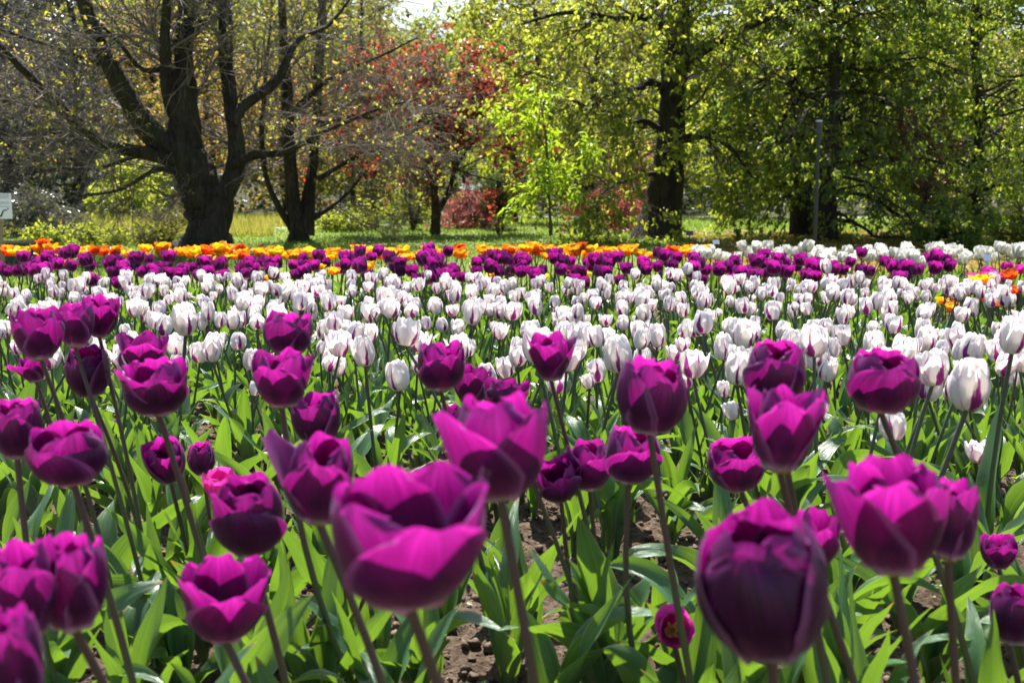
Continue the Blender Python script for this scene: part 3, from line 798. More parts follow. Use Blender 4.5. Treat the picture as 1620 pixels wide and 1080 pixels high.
def scatter(n, region, mind, seed, tries=40000):
    """blue-noise points; region(x,y)->probability"""
    rng = rngs(seed); out = []; cell = {}
    for _ in range(tries):
        if len(out) >= n: break
        x, y, p = region(rng)
        if rng.random() > p: continue
        ci, cj = int(math.floor(x / mind)), int(math.floor(y / mind)); ok = True
        for a in (-1, 0, 1):
            for b in (-1, 0, 1):
                for (qx, qy) in cell.get((ci + a, cj + b), ()):
                    if (qx - x) ** 2 + (qy - y) ** 2 < mind * mind: ok = False
        if ok:
            out.append((x, y)); cell.setdefault((ci, cj), []).append((x, y))
    return out

def front_limit(px):
    """nearest distance of the white band along the photo's columns"""
    return np.interp(px, [0, 250, 420, 560, 660, 760, 900, 1000, 1080, 1140, 1300, 1500, 1620], [2.6, 2.45, 2.6, 2.35, 2.3, 2.4, 2.3, 2.2, 2.75, 2.15, 2.05, 1.95, 1.85])

def white_region(rng):
    y = math.sqrt(1.8 ** 2 + (5.02 ** 2 - 1.8 ** 2) * rng.random()); px = -60 + 1740 * rng.random()
    x = gx(px, y)
    if y < front_limit(px): return x, y, 0.0
    cl = float(vnoise(np.array([x * 2.6 + 20]), np.array([y * 2.6 + 20]), 41)[0])
    return x, y, .25 + .9 * cl

# individually recognisable white tulips: centre, size in the photo, distance, label
HW = [
 (1530, 650, 86, 92, 1.62, "biggest white tulip with two bold purple streaks, at right near the edge"),
 (1474, 625, 64, 66, 1.95, "white tulip touching the left side of the biggest white tulip"),
 (1534, 585, 46, 52, 2.35, "square-shouldered white tulip right above the biggest white tulip"),
 (1600, 570, 64, 66, 1.95, "large white tulip cut by the right edge above the biggest white tulip"),
 (1412, 708, 66, 52, 1.80, "crumpled pale lilac-white tulip below the single ruffled purple one"),
 (1543, 767, 28, 40, 2.10, "small low white tulip below the biggest white tulip, streaked lilac"),
 (1165, 618, 52, 60, 2.15, "white tulip peeking out left of the open blurred purple tulip"),
 (1395, 640, 44, 58, 2.00, "white tulip right underneath the single ruffled purple one"),
 (1305, 616, 30, 44, 2.35, "slim white tulip beside the right rim of the open blurred purple tulip"),
 (1288, 570, 46, 58, 2.25, "white tulip right of the purple one that stands above the open blurred tulip"),
 (633, 613, 34, 55, 2.35, "lone lowest white tulip in front of the white band left of centre"),
 (578, 583, 46, 56, 2.35, "oval white tulip on a leaning stem, left neighbour of the lone lowest one"),
 (641, 562, 48, 52, 2.45, "broad white tulip just above the lone lowest one left of centre"),
 (537, 570, 36, 46, 2.65, "white tulip right of the purple pair left of centre, third from the lone lowest one"),
 (335, 565, 36, 46, 2.70, "white tulip standing alone right of the wide open purple one at left"),
 (294, 533, 46, 58, 2.40, "tall egg-shaped white tulip above the wide open purple one at left"),
 (402, 640, 23, 27, 2.60, "tiny low white tulip bud-like bloom left of the large upright purple cup"),
 (850, 590, 50, 66, 2.10, "white tulip directly left below the spread purple one right of centre"),
 (980, 607, 40, 66, 2.20, "white tulip covered on its right by the round full purple tulip"),
 (1012, 568, 70, 40, 2.40, "white tulip crown above the round full purple tulip right of centre"),
]
for i, (cx, cy, w, h, d, lab) in enumerate(HW):
    P = WHS[i % 8]; c, depth = pt(cx, cy, d)
    Hr = h / FPX * depth; fs_ = Hr / P['H'] * .84
    hz = c[2] - Hr * .45
    hz = max(hz, .10)
    sc = hz / (P['top'][2] + .02)
    rz = rngs(60 + i).random() * 6.28
    ca, sa = math.cos(rz), math.sin(rz); tx, ty = P['top'][0] * sc, P['top'][1] * sc
    x, y = c[0] - (ca * tx - sa * ty), c[1] - (sa * tx + ca * ty)
    plant("white_tulip", P, lab, "white tulips with purple flames", x, y, rz, sc, fs_ / sc)

rng = rngs(77)
hw_xy = [pt(c[0], c[1], c[4])[0] for c in HW]
wpts = [p for p in scatter(680, white_region, .069, 42, 90000) if all((p[0] - q[0]) ** 2 + (p[1] - q[1]) ** 2 > .011 for q in hw_xy)]
inview = lambda p: -30 < 810 + FPX * p[0] / p[1] < 1650
wpts.sort(key=lambda p: (not inview(p), p[1]))
def wlabel(x, y):
    px = 810 + FPX * x / y
    a = "front rows" if y < 3.0 else ("middle rows" if y < 4.1 else "back rows")
    b = "left third" if px < 540 else ("middle third" if px < 1080 else "right third")
    return f"white purple-flamed tulip in the {a} of the white band, {b}"
stuff = {'fl': MB(), 'lf': MB(), 'st': MB()}
def to_np(me):
    n = len(me.vertices); V = np.empty(n * 3); me.vertices.foreach_get("co", V); V = V.reshape(-1, 3)
    Q = np.array([p.vertices[:] for p in me.polygons])
    uv = np.zeros((n, 2)); l = np.empty(len(me.loops), int); me.loops.foreach_get("vertex_index", l)
    u = np.empty(len(me.loops) * 2); me.uv_layers[0].data.foreach_get("uv", u); uv[l] = u.reshape(-1, 2)
    r = np.empty(n); me.attributes["rnd"].data.foreach_get("value", r)
    return V, Q, uv, r
WHN = None
NIND = 300 - len(HW)
for k, (x, y) in enumerate(wpts):
    rz = rng.random() * 6.28; sc = rng.normal(1.0, .06) * (1.0 if rng.random() > .06 else .72); sc = min(max(sc, .6), 1.15) * float(np.interp(y, [2.2, 3.2, 5.0], [1.0, .95, .87])); fs = rng.uniform(.76, 1.02) * (1 if rng.random() > .08 else .6)
    if k < NIND:
        P = WHS[rng.integers(12)] if (y < 3.0) else WH[rng.integers(16)]
        plant("white_tulip", P, wlabel(x, y), "white tulips with purple flames", x, y, rz, sc, fs)
    else:
        if WHN is None:
            WHN = [(to_np(p['flower']), to_np(p['stem']), [to_np(l) for l in p['leaves']], p) for p in WH]
        F, St, Ls, P = WHN[rng.integers(16)]
        Rm = np.array(Matrix.Rotation(rz, 3, 'Z')) * sc; o3 = np.array([x, y, bz(x, y)])
        from_f = np.array((Matrix.Rotation(P['tilt'][1], 3, 'Y') @ Matrix.Rotation(P['tilt'][0], 3, 'X')))
        stuff['fl'].add((F[0] * fs @ from_f.T + P['top']) @ Rm.T + o3, F[1], uv=F[2], rnd=F[3])
        stuff['st'].add(St[0] @ Rm.T + o3, St[1], uv=St[2], rnd=St[3])
        for l in Ls: stuff['lf'].add(l[0] @ Rm.T + o3, l[1], uv=l[2], rnd=l[3])
if stuff['fl'].n:
    sr = stuff['fl'].build("white_tulips_at_the_back", M['flamed'])
    so = tag(link("white_tulip_mass", sr), "densely packed white tulips at the very back of the white band", "tulips", "white tulips with purple flames", "stuff")
    tag(link("stems", stuff['st'].build("stems", M['stem_green']), so), kind="stuff")
    tag(link("leaves", stuff['lf'].build("leaves", M['tleaf']), so), kind="stuff")

# --- leaf-only tulip plants in front
LV = []
for i in range(9):
    r_ = rngs(1200 + i); LV.append(leaf_meshes(5 + i % 2, r_, (.16, .29), (.032, .066), 16, 6))
BARE = [(840, 960, 75), (650, 1000, 45), (1110, 770, 55), (330, 1010, 40), (110, 1030, 50), (1335, 930, 40), (370, 700, 35), (580, 720, 30), (1080, 690, 35), (970, 1050, 60), (260, 860, 25)]
def filler_region(rng):
    y = 1.30 + 1.35 * rng.random(); px = -40 + 1700 * rng.random(); x = gx(px, y)
    py = 274 + (CAM_H - .06) * FPX / y
    if y > front_limit(px): return x, y, 0
    if y > front_limit(px) - .1 and rng.random() < .4: return x, y, 0
    for (bx, by, br) in BARE:
        if abs(px - 1065) < 70 and y < 1.6: return x, y, 0
        if (px - bx) ** 2 + ((py - by) * 1.0) ** 2 < (br * 1.75) ** 2: return x, y, 0
    return x, y, .9
rng = rngs(88)
for (x, y) in scatter(62, filler_region, .125, 43):
    lm = LV[rng.integers(9)]
    root = thing("tulip_plant", "tulip plant without a flower, broad green leaves rising from the bare soil in front", "tulip plant", (x, y, bz(x, y)), rng.random() * 6.28, "flowerless tulip plants at the front of the bed", rng.uniform(.75, 1.1))
    for l in lm: link("leaf", l, root)

# --- far bands
PU = [proto(1300 + i, .027, .056, [.95, 1.1, 1.0, .85, 1.2, 1.05][i], .262, 'purple', 'stem_green', 3, False, 8, 5, .10, 1.14, (.16, .25), (.028, .045), 0, .05, .14, (8, 4)) for i in range(6)]
ORA = [proto(1320 + i, .034, .049, [1.2, 1.4, 1.1, 1.3, 1.25, 1.5][i], .282, ['orange', 'yellow', 'orange', 'yellow', 'red', 'orange'][i], 'stem_green', 1, False, 8, 5, .16, 1.14, (.13, .2), (.02, .032), 2, .05, .2, (8, 4)) for i in range(6)]
CW = [proto(1340 + i, .027, .056, [.8, .9, 1.05, .85, .95, 1.1][i], .282, 'white', 'stem_green', 3, False, 8, 5, .09, 1.14, (.18, .27), (.022, .036), 0, .04, .14, (8, 4)) for i in range(6)]

def band(name, protos, n, mind, yr, pxr, seed, label, group, prob=None, scr=(.88, 1.1), fsr=(.9, 1.15)):
    r = rngs(seed)
    def reg(g):
        y = yr[0] + (yr[1] - yr[0]) * g.random(); px = pxr[0] + (pxr[1] - pxr[0]) * g.random(); x = gx(px, y)
        cl = float(vnoise(np.array([x * 3 + 20]), np.array([y * 3 + 20]), seed + 5)[0])
        return x, y, (.2 + cl) * (prob(px, y) if prob else 1)
    for (x, y) in scatter(n, reg, mind, seed):
        px = 810 + FPX * x / y
        lab = label(px, y, 0) if callable(label) else label
        plant(name, protos[r.integers(len(protos))], lab, group, x, y, r.random() * 6.28, r.uniform(*scr), r.uniform(*fsr))

def third(px): return "left" if px < 540 else ("middle" if px < 1080 else "right")
band("purple_tulip", PU, 205, .060, (5.1, 6.1), (-30, 1120), 51,
     lambda px, y, k: f"small far purple tulip in the dense purple band below the orange row, {third(px)} part", "far band of purple tulips", scr=(.92, 1.18), fsr=(.85, 1.1))
band("purple_tulip", PU, 46, .06, (5.1, 5.9), (1110, 1480), 52,
     "small far purple tulip in front of the cream-white row, right of the orange row", "far band of purple tulips", lambda px, y: .3 + .7 * (px < 1330), scr=(.95, 1.2), fsr=(.85, 1.1))
def ocol(protos, word, n, seed):
    band("orange_tulip", protos, n, .07, (6.4, 6.95), (-20, 1108), seed, lambda px, y, k: f"{word} tulip with ruffled petals in the far orange row, {third(px)} part", "far row of orange and yellow tulips", scr=(1.0, 1.13), fsr=(.70, .98))
ocol([ORA[0], ORA[2], ORA[5]], "orange", 100, 53)
ocol([ORA[1], ORA[3]], "golden-yellow", 34, 54)
ocol([ORA[4]], "red-orange", 34, 55)
band("orange_tulip", [ORA[0], ORA[1], ORA[4]], 14, .1, (5.3, 5.9), (0, 1090), 56, "stray orange or yellow tulip strewn low among the far purple band", "stray orange tulips", scr=(.8, .95), fsr=(.7, .85))
band("cream_tulip", CW, 130, .058, (6.1, 7.0), (1085, 1660), 57,
     lambda px, y, k: "cream-white tulip in the dense far row " + ("behind the thin purple ones near the lamp post" if px < 1330 else "in front of the dark shrubs, far right"), "far row of cream-white tulips", lambda px, y: 1.0 if px > 1180 else .5, scr=(.93, 1.1))
LOWO = [proto(1360 + i, .025, .036, 1.35, .24, ['red', 'orange'][i], 'stem_green', 2, False, 8, 5, .16, 1.14, (.12, .18), (.022, .034), 0, .05, .2, (8, 4)) for i in range(2)]
band("orange_tulip", LOWO, 10, .05, (4.75, 5.0), (1575, 1660), 58, "low red-orange tulip in the cluster at the right edge behind the white band", "red-orange tulips at the right edge", scr=(.95, 1.15))
band("orange_tulip", LOWO, 5, .08, (4.6, 5.0), (1470, 1560), 59, "stray low red-orange tulip half hidden between white ones near the right edge", "red-orange tulips at the right edge", scr=(.9, 1.05))
MG = [proto(1370 + i, .021, .036, 1.1, .26, 'magenta', 'stem_green', 2, False, 8, 5, .16, 1.14, (.12, .18), (.02, .03), 2, .05, .2, (8, 4)) for i in range(2)]
band("magenta_tulip", MG, 9, .045, (5.15, 5.4), (1545, 1600), 60, "small bright magenta tulip in the tight cluster below the white plant tag", "magenta tulips by the tag", scr=(.95, 1.12))
band("magenta_tulip", [PU[4], PU[1]], 8, .05, (5.15, 5.35), (1425, 1462), 61, "purple tulip in the tight clump standing alone behind the white band at right", "purple clump at right", scr=(.95, 1.1))
FILL = [leaf_meshes(4, rngs(1400 + i), (.2, .3), (.022, .036), 9, 4) for i in range(3)]
r_ = rngs(62)
for k in range(36):
    y = r_.uniform(5.5, 6.6); x = gx(r_.uniform(1380, 1650), y)
    root = thing("tulip_plant", "flowerless tulip plant of narrow leaves below the cream-white row at right", "tulip plant", (x, y, bz(x, y)), r_.random() * 6.28, "flowerless tulip plants below the cream row")
    for l in FILL[k % 3]: link("leaf", l, root)

# ------------------------------------------------------------------ trees and shrubs
def grow(P, R, n, L, ang, k, rng, t0=.15, t1=1.0, trop=0.0, wig=.16, rfac=.55, rmin=.002, shrink=.5, flat=0.0, taper=.4, out=None):
    m, kk, _ = P.shape
    sl = np.linalg.norm(np.diff(P, axis=1), axis=2).sum(1)
    idx = rng.choice(m, n, p=sl / sl.sum())
    t = rng.uniform(t0, t1, n); f = t * (kk - 1); i = np.minimum(f.astype(int), kk - 2); f = (f - i)[:, None]
    pos = P[idx, i] * (1 - f) + P[idx, i + 1] * f; tan = nrm(P[idx, i + 1] - P[idx, i])
    rad = R[idx, i] * (1 - f[:, 0]) + R[idx, i + 1] * f[:, 0]
    rv = rng.normal(size=(n, 3)); rv[:, 2] *= (1 - flat)
    if out is not None: rv += out
    rv = nrm(rv - (rv * tan).sum(1, keepdims=True) * tan)
    a = rng.uniform(*ang, n)[:, None]
    d = tan * np.cos(a) + rv * np.sin(a)
    ln = rng.uniform(*L, n) * (1 - shrink * t)
    pts = [pos]; p = pos
    for s in range(k - 1):
        d = nrm(d + rng.normal(size=(n, 3)) * wig + np.array([0, 0, trop / (k - 1)]))
        p = p + d * (ln / (k - 1))[:, None]; pts.append(p)
    r0 = np.maximum(rad * rfac, rmin)
    r0 = np.minimum(r0, np.maximum(ln * .02, rmin))
    return np.stack(pts, 1), r0[:, None] * np.linspace(1, taper, k)[None]

def sprout(P, n, rng, size, asp=.5, hang=.4, along=.5, spread=.02, tmin=.2):
    m, k, _ = P.shape
    idx = rng.integers(m, size=n); t = rng.uniform(tmin, 1, n) * (k - 1); i = np.minimum(t.astype(int), k - 2); f = (t - i)[:, None]
    g = 4; lead = (np.arange(n) // g) * g          # leaves stand in tufts of four on a twig
    idx, i, f = idx[lead], i[lead], f[lead]
    pos = P[idx, i] * (1 - f) + P[idx, i + 1] * f + rng.normal(size=(n, 3)) * spread * .8
    tan = nrm(P[idx, i + 1] - P[idx, i])
    d = tan * along + nrm(rng.normal(size=(n, 3))) * .8 + np.array([0, 0, -hang])
    L = rng.uniform(.6, 1.25, n) * size
    return pos, d, rng.normal(size=(n, 3)) + np.array([0, 0, .6]), L, L * asp

def limb_from_px(pts, Y, dy, k=26, zig=.0, rng=None, base_flare=1.0):
    """pts: (px,py,width_px); a limb drawn at distance Y, drifting dy in depth by its end"""
    P = []; R = []
    for j, (px, py, w) in enumerate(pts):
        y = Y + dy * (j / (len(pts) - 1)) ** 1.2
        c, dep = pt(px, py, y); P.append(c); R.append(w * (.90 if w > 45 else .78) / FPX * dep / 2)
    P0 = spline(P, 160); u0 = np.linspace(0, 1, 160); sl = np.concatenate([[0], np.cumsum(np.linalg.norm(np.diff(P0, axis=0), axis=1))]); sl /= sl[-1]
    R0 = np.interp(u0, np.linspace(0, 1, len(R)), R); q = np.linspace(0, 1, k)
    P = np.stack([np.interp(q, sl, P0[:, j]) for j in range(3)], 1); R = np.interp(q, sl, R0)
    if rng is not None:
        P = P + rng.normal(size=P.shape) * zig * R[:, None]
        R = R * (1 + .09 * np.sin(np.linspace(0, 9, k) + rng.random() * 6) + rng.normal(size=k) * .035)
    return P, R

def gnarl(V, P, amt, seed):
    """roughen a thick tube's surface"""
    n = np.sin(V @ np.array([9.1, 7.7, 3.1]) + seed) + np.sin(V @ np.array([-17, 13, 5.0]) + 2 * seed) * .6 + np.sin(V @ np.array([31, 27, -8.0])) * .35
    return n * amt

def build_tree(name, label, cat, base, limbs, levels, leaf, bark, twig, seed, group=None, sides=14):
    """limbs: [(P,R)] world; levels: list of dicts for grow(); leaf: (count,size,aspect,material,hang) or list"""
    rng = rngs(seed)
    root = thing(name, label, cat, tuple(base), 0, group); b0 = np.asarray(base, float)
    tb = MB()
    for P, R in limbs:
        V, Q, uv = tubes(P[None], R[None], sides)
        nv = np.repeat(P, sides, 0); dv = nrm(V - nv); rr = np.repeat(R, sides)
        V = V + dv * (gnarl(V * (.25 / max(R.max(), .02)), P, .09, seed) * rr)[:, None]
        tb.add(V - b0, Q, uv=uv)
    link("trunk", tb.build("trunk", bark), root)
    kk = 14
    LP = np.stack([spline(P, kk) if len(P) != kk else P for P, R in limbs]); LR = np.stack([np.interp(np.linspace(0, 1, kk), np.linspace(0, 1, len(R)), R) for P, R in limbs])
    cur = (LP, LR); wb = MB(); last = None; allP = []
    for li, lv in enumerate(levels):
        lv = dict(lv); sd = lv.pop('sides', 3); srcs = lv.pop('src', None)
        cur = grow(cur[0], cur[1], rng=rng, **lv)
        # nothing grows into the earth
        g = hill(cur[0][..., 0], cur[0][..., 1]) + .03
        cur[0][..., 2] = np.maximum(cur[0][..., 2], g)
        V, Q, uv = tubes(cur[0], cur[1], sd); wb.add(V - b0, Q, uv=uv)
    if wb.n: link("branches", wb.build("branches", twig), root)
    if leaf:
        cb = MB()
        mat = leaf[0][3]
        for (n, size, asp, mt, hang) in leaf:
            pos, d, nn, L, Wd = sprout(cur[0], n, rng, size, asp, hang, spread=size * .5)
            V, Q, r = leafcards(pos, d, nn, L, Wd, rng)
            cb.add(V - b0, Q, rnd=r)
        link("crown", cb.build("crown", mat), root)
    return root

def tl(name, cols, tcols, fac=.5, rough=.4, spec=.45):
    M[name] = tree_leaf_mat(name, cols, tcols, fac, rough, spec)
tl('bud_leaf', [(.16, .13, .03), (.13, .16, .03), (.24, .13, .06)], [(.6, .5, .05), (.5, .6, .06), (.7, .4, .12)])
tl('copper_leaf', [(.16, .07, .03), (.12, .10, .03), (.09, .11, .025)], [(.58, .30, .10), (.56, .40, .09), (.48, .48, .07)], .5)
tl('lime_leaf', [(.10, .17, .015), (.16, .23, .02)], [(.36, .56, .018), (.56, .70, .03)], .58)
tl('lime2_leaf', [(.10, .15, .022), (.15, .19, .03)], [(.42, .54, .035), (.62, .65, .06)], .54)
tl('spring_leaf', [(.055, .09, .016), (.09, .125, .022), (.12, .145, .03)], [(.28, .38, .028), (.46, .53, .045), (.74, .72, .085)], .55)
tl('dense_leaf', [(.025, .055, .012), (.045, .08, .016), (.07, .10, .022)], [(.20, .34, .025), (.37, .50, .036), (.70, .70, .075)], .54, .34, .55)
tl('dark_leaf', [(.018, .035, .012), (.03, .05, .016), (.045, .06, .02)], [(.08, .13, .02), (.13, .18, .025)], .35)
tl('olive_leaf', [(.05, .065, .016), (.08, .09, .022), (.10, .085, .03)], [(.27, .30, .03), (.42, .40, .055)], .5)
tl('grey_leaf', [(.04, .05, .035), (.08, .09, .07), (.14, .15, .13)], [(.15, .17, .1), (.25, .26, .16)], .3, .25, .8)
tl('slate_leaf', [(.022, .027, .032), (.045, .048, .05), (.075, .062, .05)], [(.08, .09, .085), (.17, .15, .11)], .3)
tl('red_leaf', [(.10, .012, .012), (.22, .015, .015), (.10, .04, .02)], [(.45, .04, .03), (.80, .045, .04), (.40, .16, .05)], .5)
tl('redolive_leaf', [(.09, .03, .016), (.07, .065, .02), (.12, .03, .02)], [(.35, .10, .04), (.32, .28, .05), (.5, .1, .06)], .48)
tl('maple_leaf', [(.06, .045, .018), (.08, .04, .018), (.10, .025, .016), (.12, .014, .014), (.18, .012, .016)], [(.34, .26, .06), (.42, .22, .07), (.42, .11, .06), (.46, .05, .04), (.78, .04, .04)], .48)
tl('lace_leaf', [(.16, .045, .04), (.24, .08, .07), (.20, .07, .06)], [(.55, .16, .13), (.65, .26, .22)], .45)
tl('lacered_leaf', [(.14, .03, .025), (.22, .05, .04)], [(.55, .10, .08), (.6, .16, .12)], .45)

GZ = lambda x, y: float(hill(x, y))
def foot(px, Y):
    x = gx(px, Y); return (x, Y, GZ(x, Y))

# forked bare tree at left
Y = 11.9; r_ = rngs(201)
lim = [limb_from_px(p, Y, dy, 30, .04, r_) for p, dy in [
    ([(322, 412, 118), (324, 396, 88), (326, 370, 78), (323, 335, 74), (312, 295, 66), (306, 262, 60), (298, 235, 54)], 0),
    ([(312, 285, 62), (285, 245, 54), (238, 205, 46), (186, 130, 40), (152, 60, 31), (130, 0, 27), (112, -90, 20), (90, -170, 12)], -.5),
    ([(308, 275, 56), (298, 240, 52), (292, 190, 50), (289, 110, 45), (292, 40, 38), (302, -60, 30), (310, -160, 18)], .2),
    ([(296, 205, 30), (276, 182, 27), (264, 140, 25), (262, 60, 21), (263, 0, 18), (255, -90, 12)], -.35),
    ([(332, 372, 54), (348, 322, 46), (372, 268, 40), (370, 200, 33), (361, 120, 30), (353, 0, 27), (345, -120, 17)], .3),
    ([(300, 262, 38), (255, 247, 32), (165, 226, 25), (92, 166, 21), (46, 122, 17), (0, 74, 13), (-50, 40, 7)], -1.3),
    ([(366, 195, 26), (392, 162, 24), (438, 126, 19), (470, 66, 13), (520, 40, 8), (560, -10, 5)], .6),
    ([(366, 262, 22), (400, 246, 17), (452, 240, 13), (520, 206, 9), (600, 172, 6), (650, 160, 3)], -.6),
    ([(158, 100, 14), (120, 88, 10), (70, 70, 8), (10, 50, 6), (-40, 30, 3)], -.5),
    ([(262, 108, 14), (225, 110, 9), (190, 70, 8), (160, 40, 5)], -.4),
    ([(300, 60, 18), (325, 25, 14), (345, -30, 10), (380, -90, 6)], .5),
    ([(285, 250, 16), (240, 240, 11), (160, 265, 8), (80, 268, 6), (0, 285, 3)], -.8),
    ([(300, 275, 14), (250, 268, 10), (190, 300, 7), (120, 310, 4)], -1.0),
]]
lv = [dict(n=120, L=(.6, 1.5), ang=(.5, 1.25), k=8, t0=.2, trop=-.15, wig=.16, rfac=.35, rmin=.006, sides=5),
      dict(n=1500, L=(.35, .95), ang=(.4, 1.1), k=6, t0=.1, trop=-.2, wig=.18, rfac=.5, rmin=.0035, sides=4),
      dict(n=6500, L=(.12, .42), ang=(.35, 1.0), k=5, t0=.1, trop=-.1, wig=.2, rfac=.6, rmin=.0020)]
build_tree("forked_tree", "large forked tree at left with thick dark trunks, bare twigs and first buds", "tree", foot(322, Y), lim, lv, [(4200, .034, .6, M['bud_leaf'], .2)], M['bark_dark'], M['twig'], 202)

# clustered stems next to it
Y = 13.8; r_ = rngs(203)
lim = [limb_from_px(p, Y, dy, 26, .04, r_) for p, dy in [
    ([(472, 384, 52), (470, 365, 40), (462, 300, 28), (456, 200, 24), (450, 80, 20), (445, -20, 16), (440, -120, 10)], -.2),
    ([(480, 372, 36), (490, 300, 24), (500, 200, 20), (506, 60, 16), (516, -60, 11)], .2),
    ([(466, 366, 24), (440, 325, 14), (424, 290, 11), (414, 230, 10), (420, 120, 8), (430, 20, 5)], -.4),
    ([(484, 350, 16), (512, 335, 10), (545, 310, 7), (580, 270, 4)], .3),
    ([(456, 190, 14), (480, 160, 11), (530, 120, 8), (600, 90, 5), (660, 60, 3)], -.5),
    ([(500, 200, 12), (560, 185, 9), (640, 190, 6), (720, 170, 3)], -.6),
    ([(492, 290, 11), (560, 250, 8), (640, 215, 6), (700, 180, 3)], -.5),
]]
build_tree("clustered_tree", "cluster of slim dark stems with bare twigs, right of the large forked tree", "tree", foot(474, Y), lim,
    [dict(n=90, L=(.7, 1.6), ang=(.5, 1.2), k=8, t0=.25, trop=-.1, rfac=.35, rmin=.006, sides=5),
     dict(n=1200, L=(.35, .95), ang=(.4, 1.1), k=6, t0=.1, trop=-.15, rfac=.5, rmin=.0035, sides=4),
     dict(n=4800, L=(.15, .42), ang=(.35, 1.0), k=5, t0=.1, rfac=.6, rmin=.0022)],
    [(2600, .036, .6, M['bud_leaf'], .2)], M['bark_dark'], M['twig'], 204)

# red maple
Y = 15.4; r_ = rngs(205)
lim = [limb_from_px(p, Y, dy, 22, .04, r_) for p, dy in [
    ([(688, 378, 24), (688, 355, 19), (690, 330, 18), (686, 300, 12), (672, 262, 10), (645, 210, 8), (605, 150, 5), (575, 110, 3)], -.5),
    ([(690, 335, 14), (706, 312, 11), (716, 280, 10), (726, 225, 8), (745, 165, 6), (760, 125, 4)], .4),
    ([(688, 325, 12), (690, 280, 9), (696, 210, 8), (692, 150, 5), (684, 105, 3)], .1),
    ([(684, 310, 10), (660, 285, 8), (620, 240, 6), (560, 210, 4), (530, 200, 2)], -.3),
    ([(718, 270, 8), (745, 230, 6), (790, 190, 4), (815, 170, 2)], .3),
]]
build_tree("red_maple", "red-leaved maple with slender dark forked trunk in the middle of the lawn", "tree", foot(688, Y), lim,
    [dict(n=120, L=(.6, 1.5), ang=(.5, 1.3), k=7, t0=.25, trop=-.25, rfac=.5, rmin=.005, sides=4, flat=.4),
     dict(n=520, L=(.3, .7), ang=(.4, 1.1), k=6, t0=.1, rfac=.5, rmin=.003),
     dict(n=2800, L=(.15, .35), ang=(.4, 1.0), k=4, t0=.1, rfac=.6, rmin=.002)],
    [(11500, .056, .75, M['maple_leaf'], .5)], M['bark_dark'], M['twig_dark'], 206)

# bright sapling
Y = 12.2; r_ = rngs(207)
lim = [limb_from_px(p, Y, dy, 18, .02, r_) for p, dy in [
    ([(872, 372, 7), (870, 340, 5.5), (868, 300, 5), (866, 250, 4.5), (862, 200, 3), (855, 160, 1.5)], 0),
    ([(870, 300, 3), (850, 270, 2.5), (825, 255, 2), (805, 262, 1)], -.2), ([(868, 270, 3), (890, 240, 2.5), (915, 215, 2), (925, 205, 1)], .2),
    ([(866, 240, 3), (845, 205, 2), (820, 180, 1)], .1), ([(871, 330, 3), (895, 305, 2), (915, 300, 1)], -.1), ([(871, 335, 3), (850, 310, 2), (838, 320, 1)], .1)]]
build_tree("lime_sapling", "slim young sapling with glowing yellow-green leaves in front of the red maple", "tree", foot(872, Y), lim,
    [dict(n=34, L=(.25, .6), ang=(.5, 1.1), k=6, t0=.2, trop=-.2, rfac=.6, rmin=.003), dict(n=170, L=(.12, .3), ang=(.4, 1.0), k=5, t0=.1, trop=-.3, rfac=.6, rmin=.002)],
    [(1300, .085, .28, M['lime_leaf'], .55)], M['twig_dark'], M['twig_dark'], 208)

# big broad-trunked tree at right
Y = 14.5; r_ = rngs(209)
lim = [limb_from_px(p, Y, dy, 28, .05, r_) for p, dy in [
    ([(1042, 392, 122), (1043, 374, 92), (1046, 350, 72), (1049, 320, 64), (1055, 260, 56), (1063, 180, 50), (1070, 90, 46), (1076, 0, 40), (1085, -120, 28)], 0),
    ([(1066, 120, 34), (1092, 92, 28), (1120, 74, 22), (1170, 50, 15), (1240, 20, 9), (1300, 10, 4)], -.8),
    ([(1062, 160, 18), (1030, 130, 14), (1005, 142, 11), (965, 150, 8), (930, 168, 5), (890, 150, 3)], -1.0),
    ([(1055, 215, 16), (1022, 192, 12), (985, 196, 9), (940, 170, 6), (880, 130, 4), (820, 110, 2)], -.8),
    ([(1072, 60, 22), (1030, 30, 16), (980, 30, 12), (900, 20, 8), (820, 40, 4)], -.6),
    ([(1075, 20, 24), (1030, -40, 18), (960, -70, 12), (860, -60, 7)], .5),
    ([(1078, -20, 24), (1140, -70, 18), (1240, -90, 12), (1340, -60, 6)], .4),
    ([(1060, 230, 14), (1100, 215, 11), (1150, 230, 8), (1190, 280, 4)], -.9),
    ([(1056, 270, 12), (1010, 280, 8), (960, 300, 6), (930, 335, 3)], -1.0),
    ([(1072, 0, 14), (1060, -40, 10), (1056, -30, 8), (1052, 0, 5), (1050, 40, 2)], -1.2),
]]
build_tree("broad_trunked_tree", "tall tree with broad dark flared trunk and fresh light green leaves, right of centre", "tree", foot(1044, Y), lim,
    [dict(n=135, L=(.8, 1.8), ang=(.5, 1.2), k=8, t0=.25, trop=-.5, rfac=.4, rmin=.006, sides=5),
     dict(n=1000, L=(.35, .9), ang=(.4, 1.1), k=6, t0=.1, trop=-.5, rfac=.5, rmin=.003),
     dict(n=3600, L=(.15, .38), ang=(.4, 1.0), k=4, t0=.1, trop=-.4, rfac=.6, rmin=.002)],
    [(22500, .060, .55, M['spring_leaf'], .55)], M['bark_dark'], M['twig_dark'], 210)

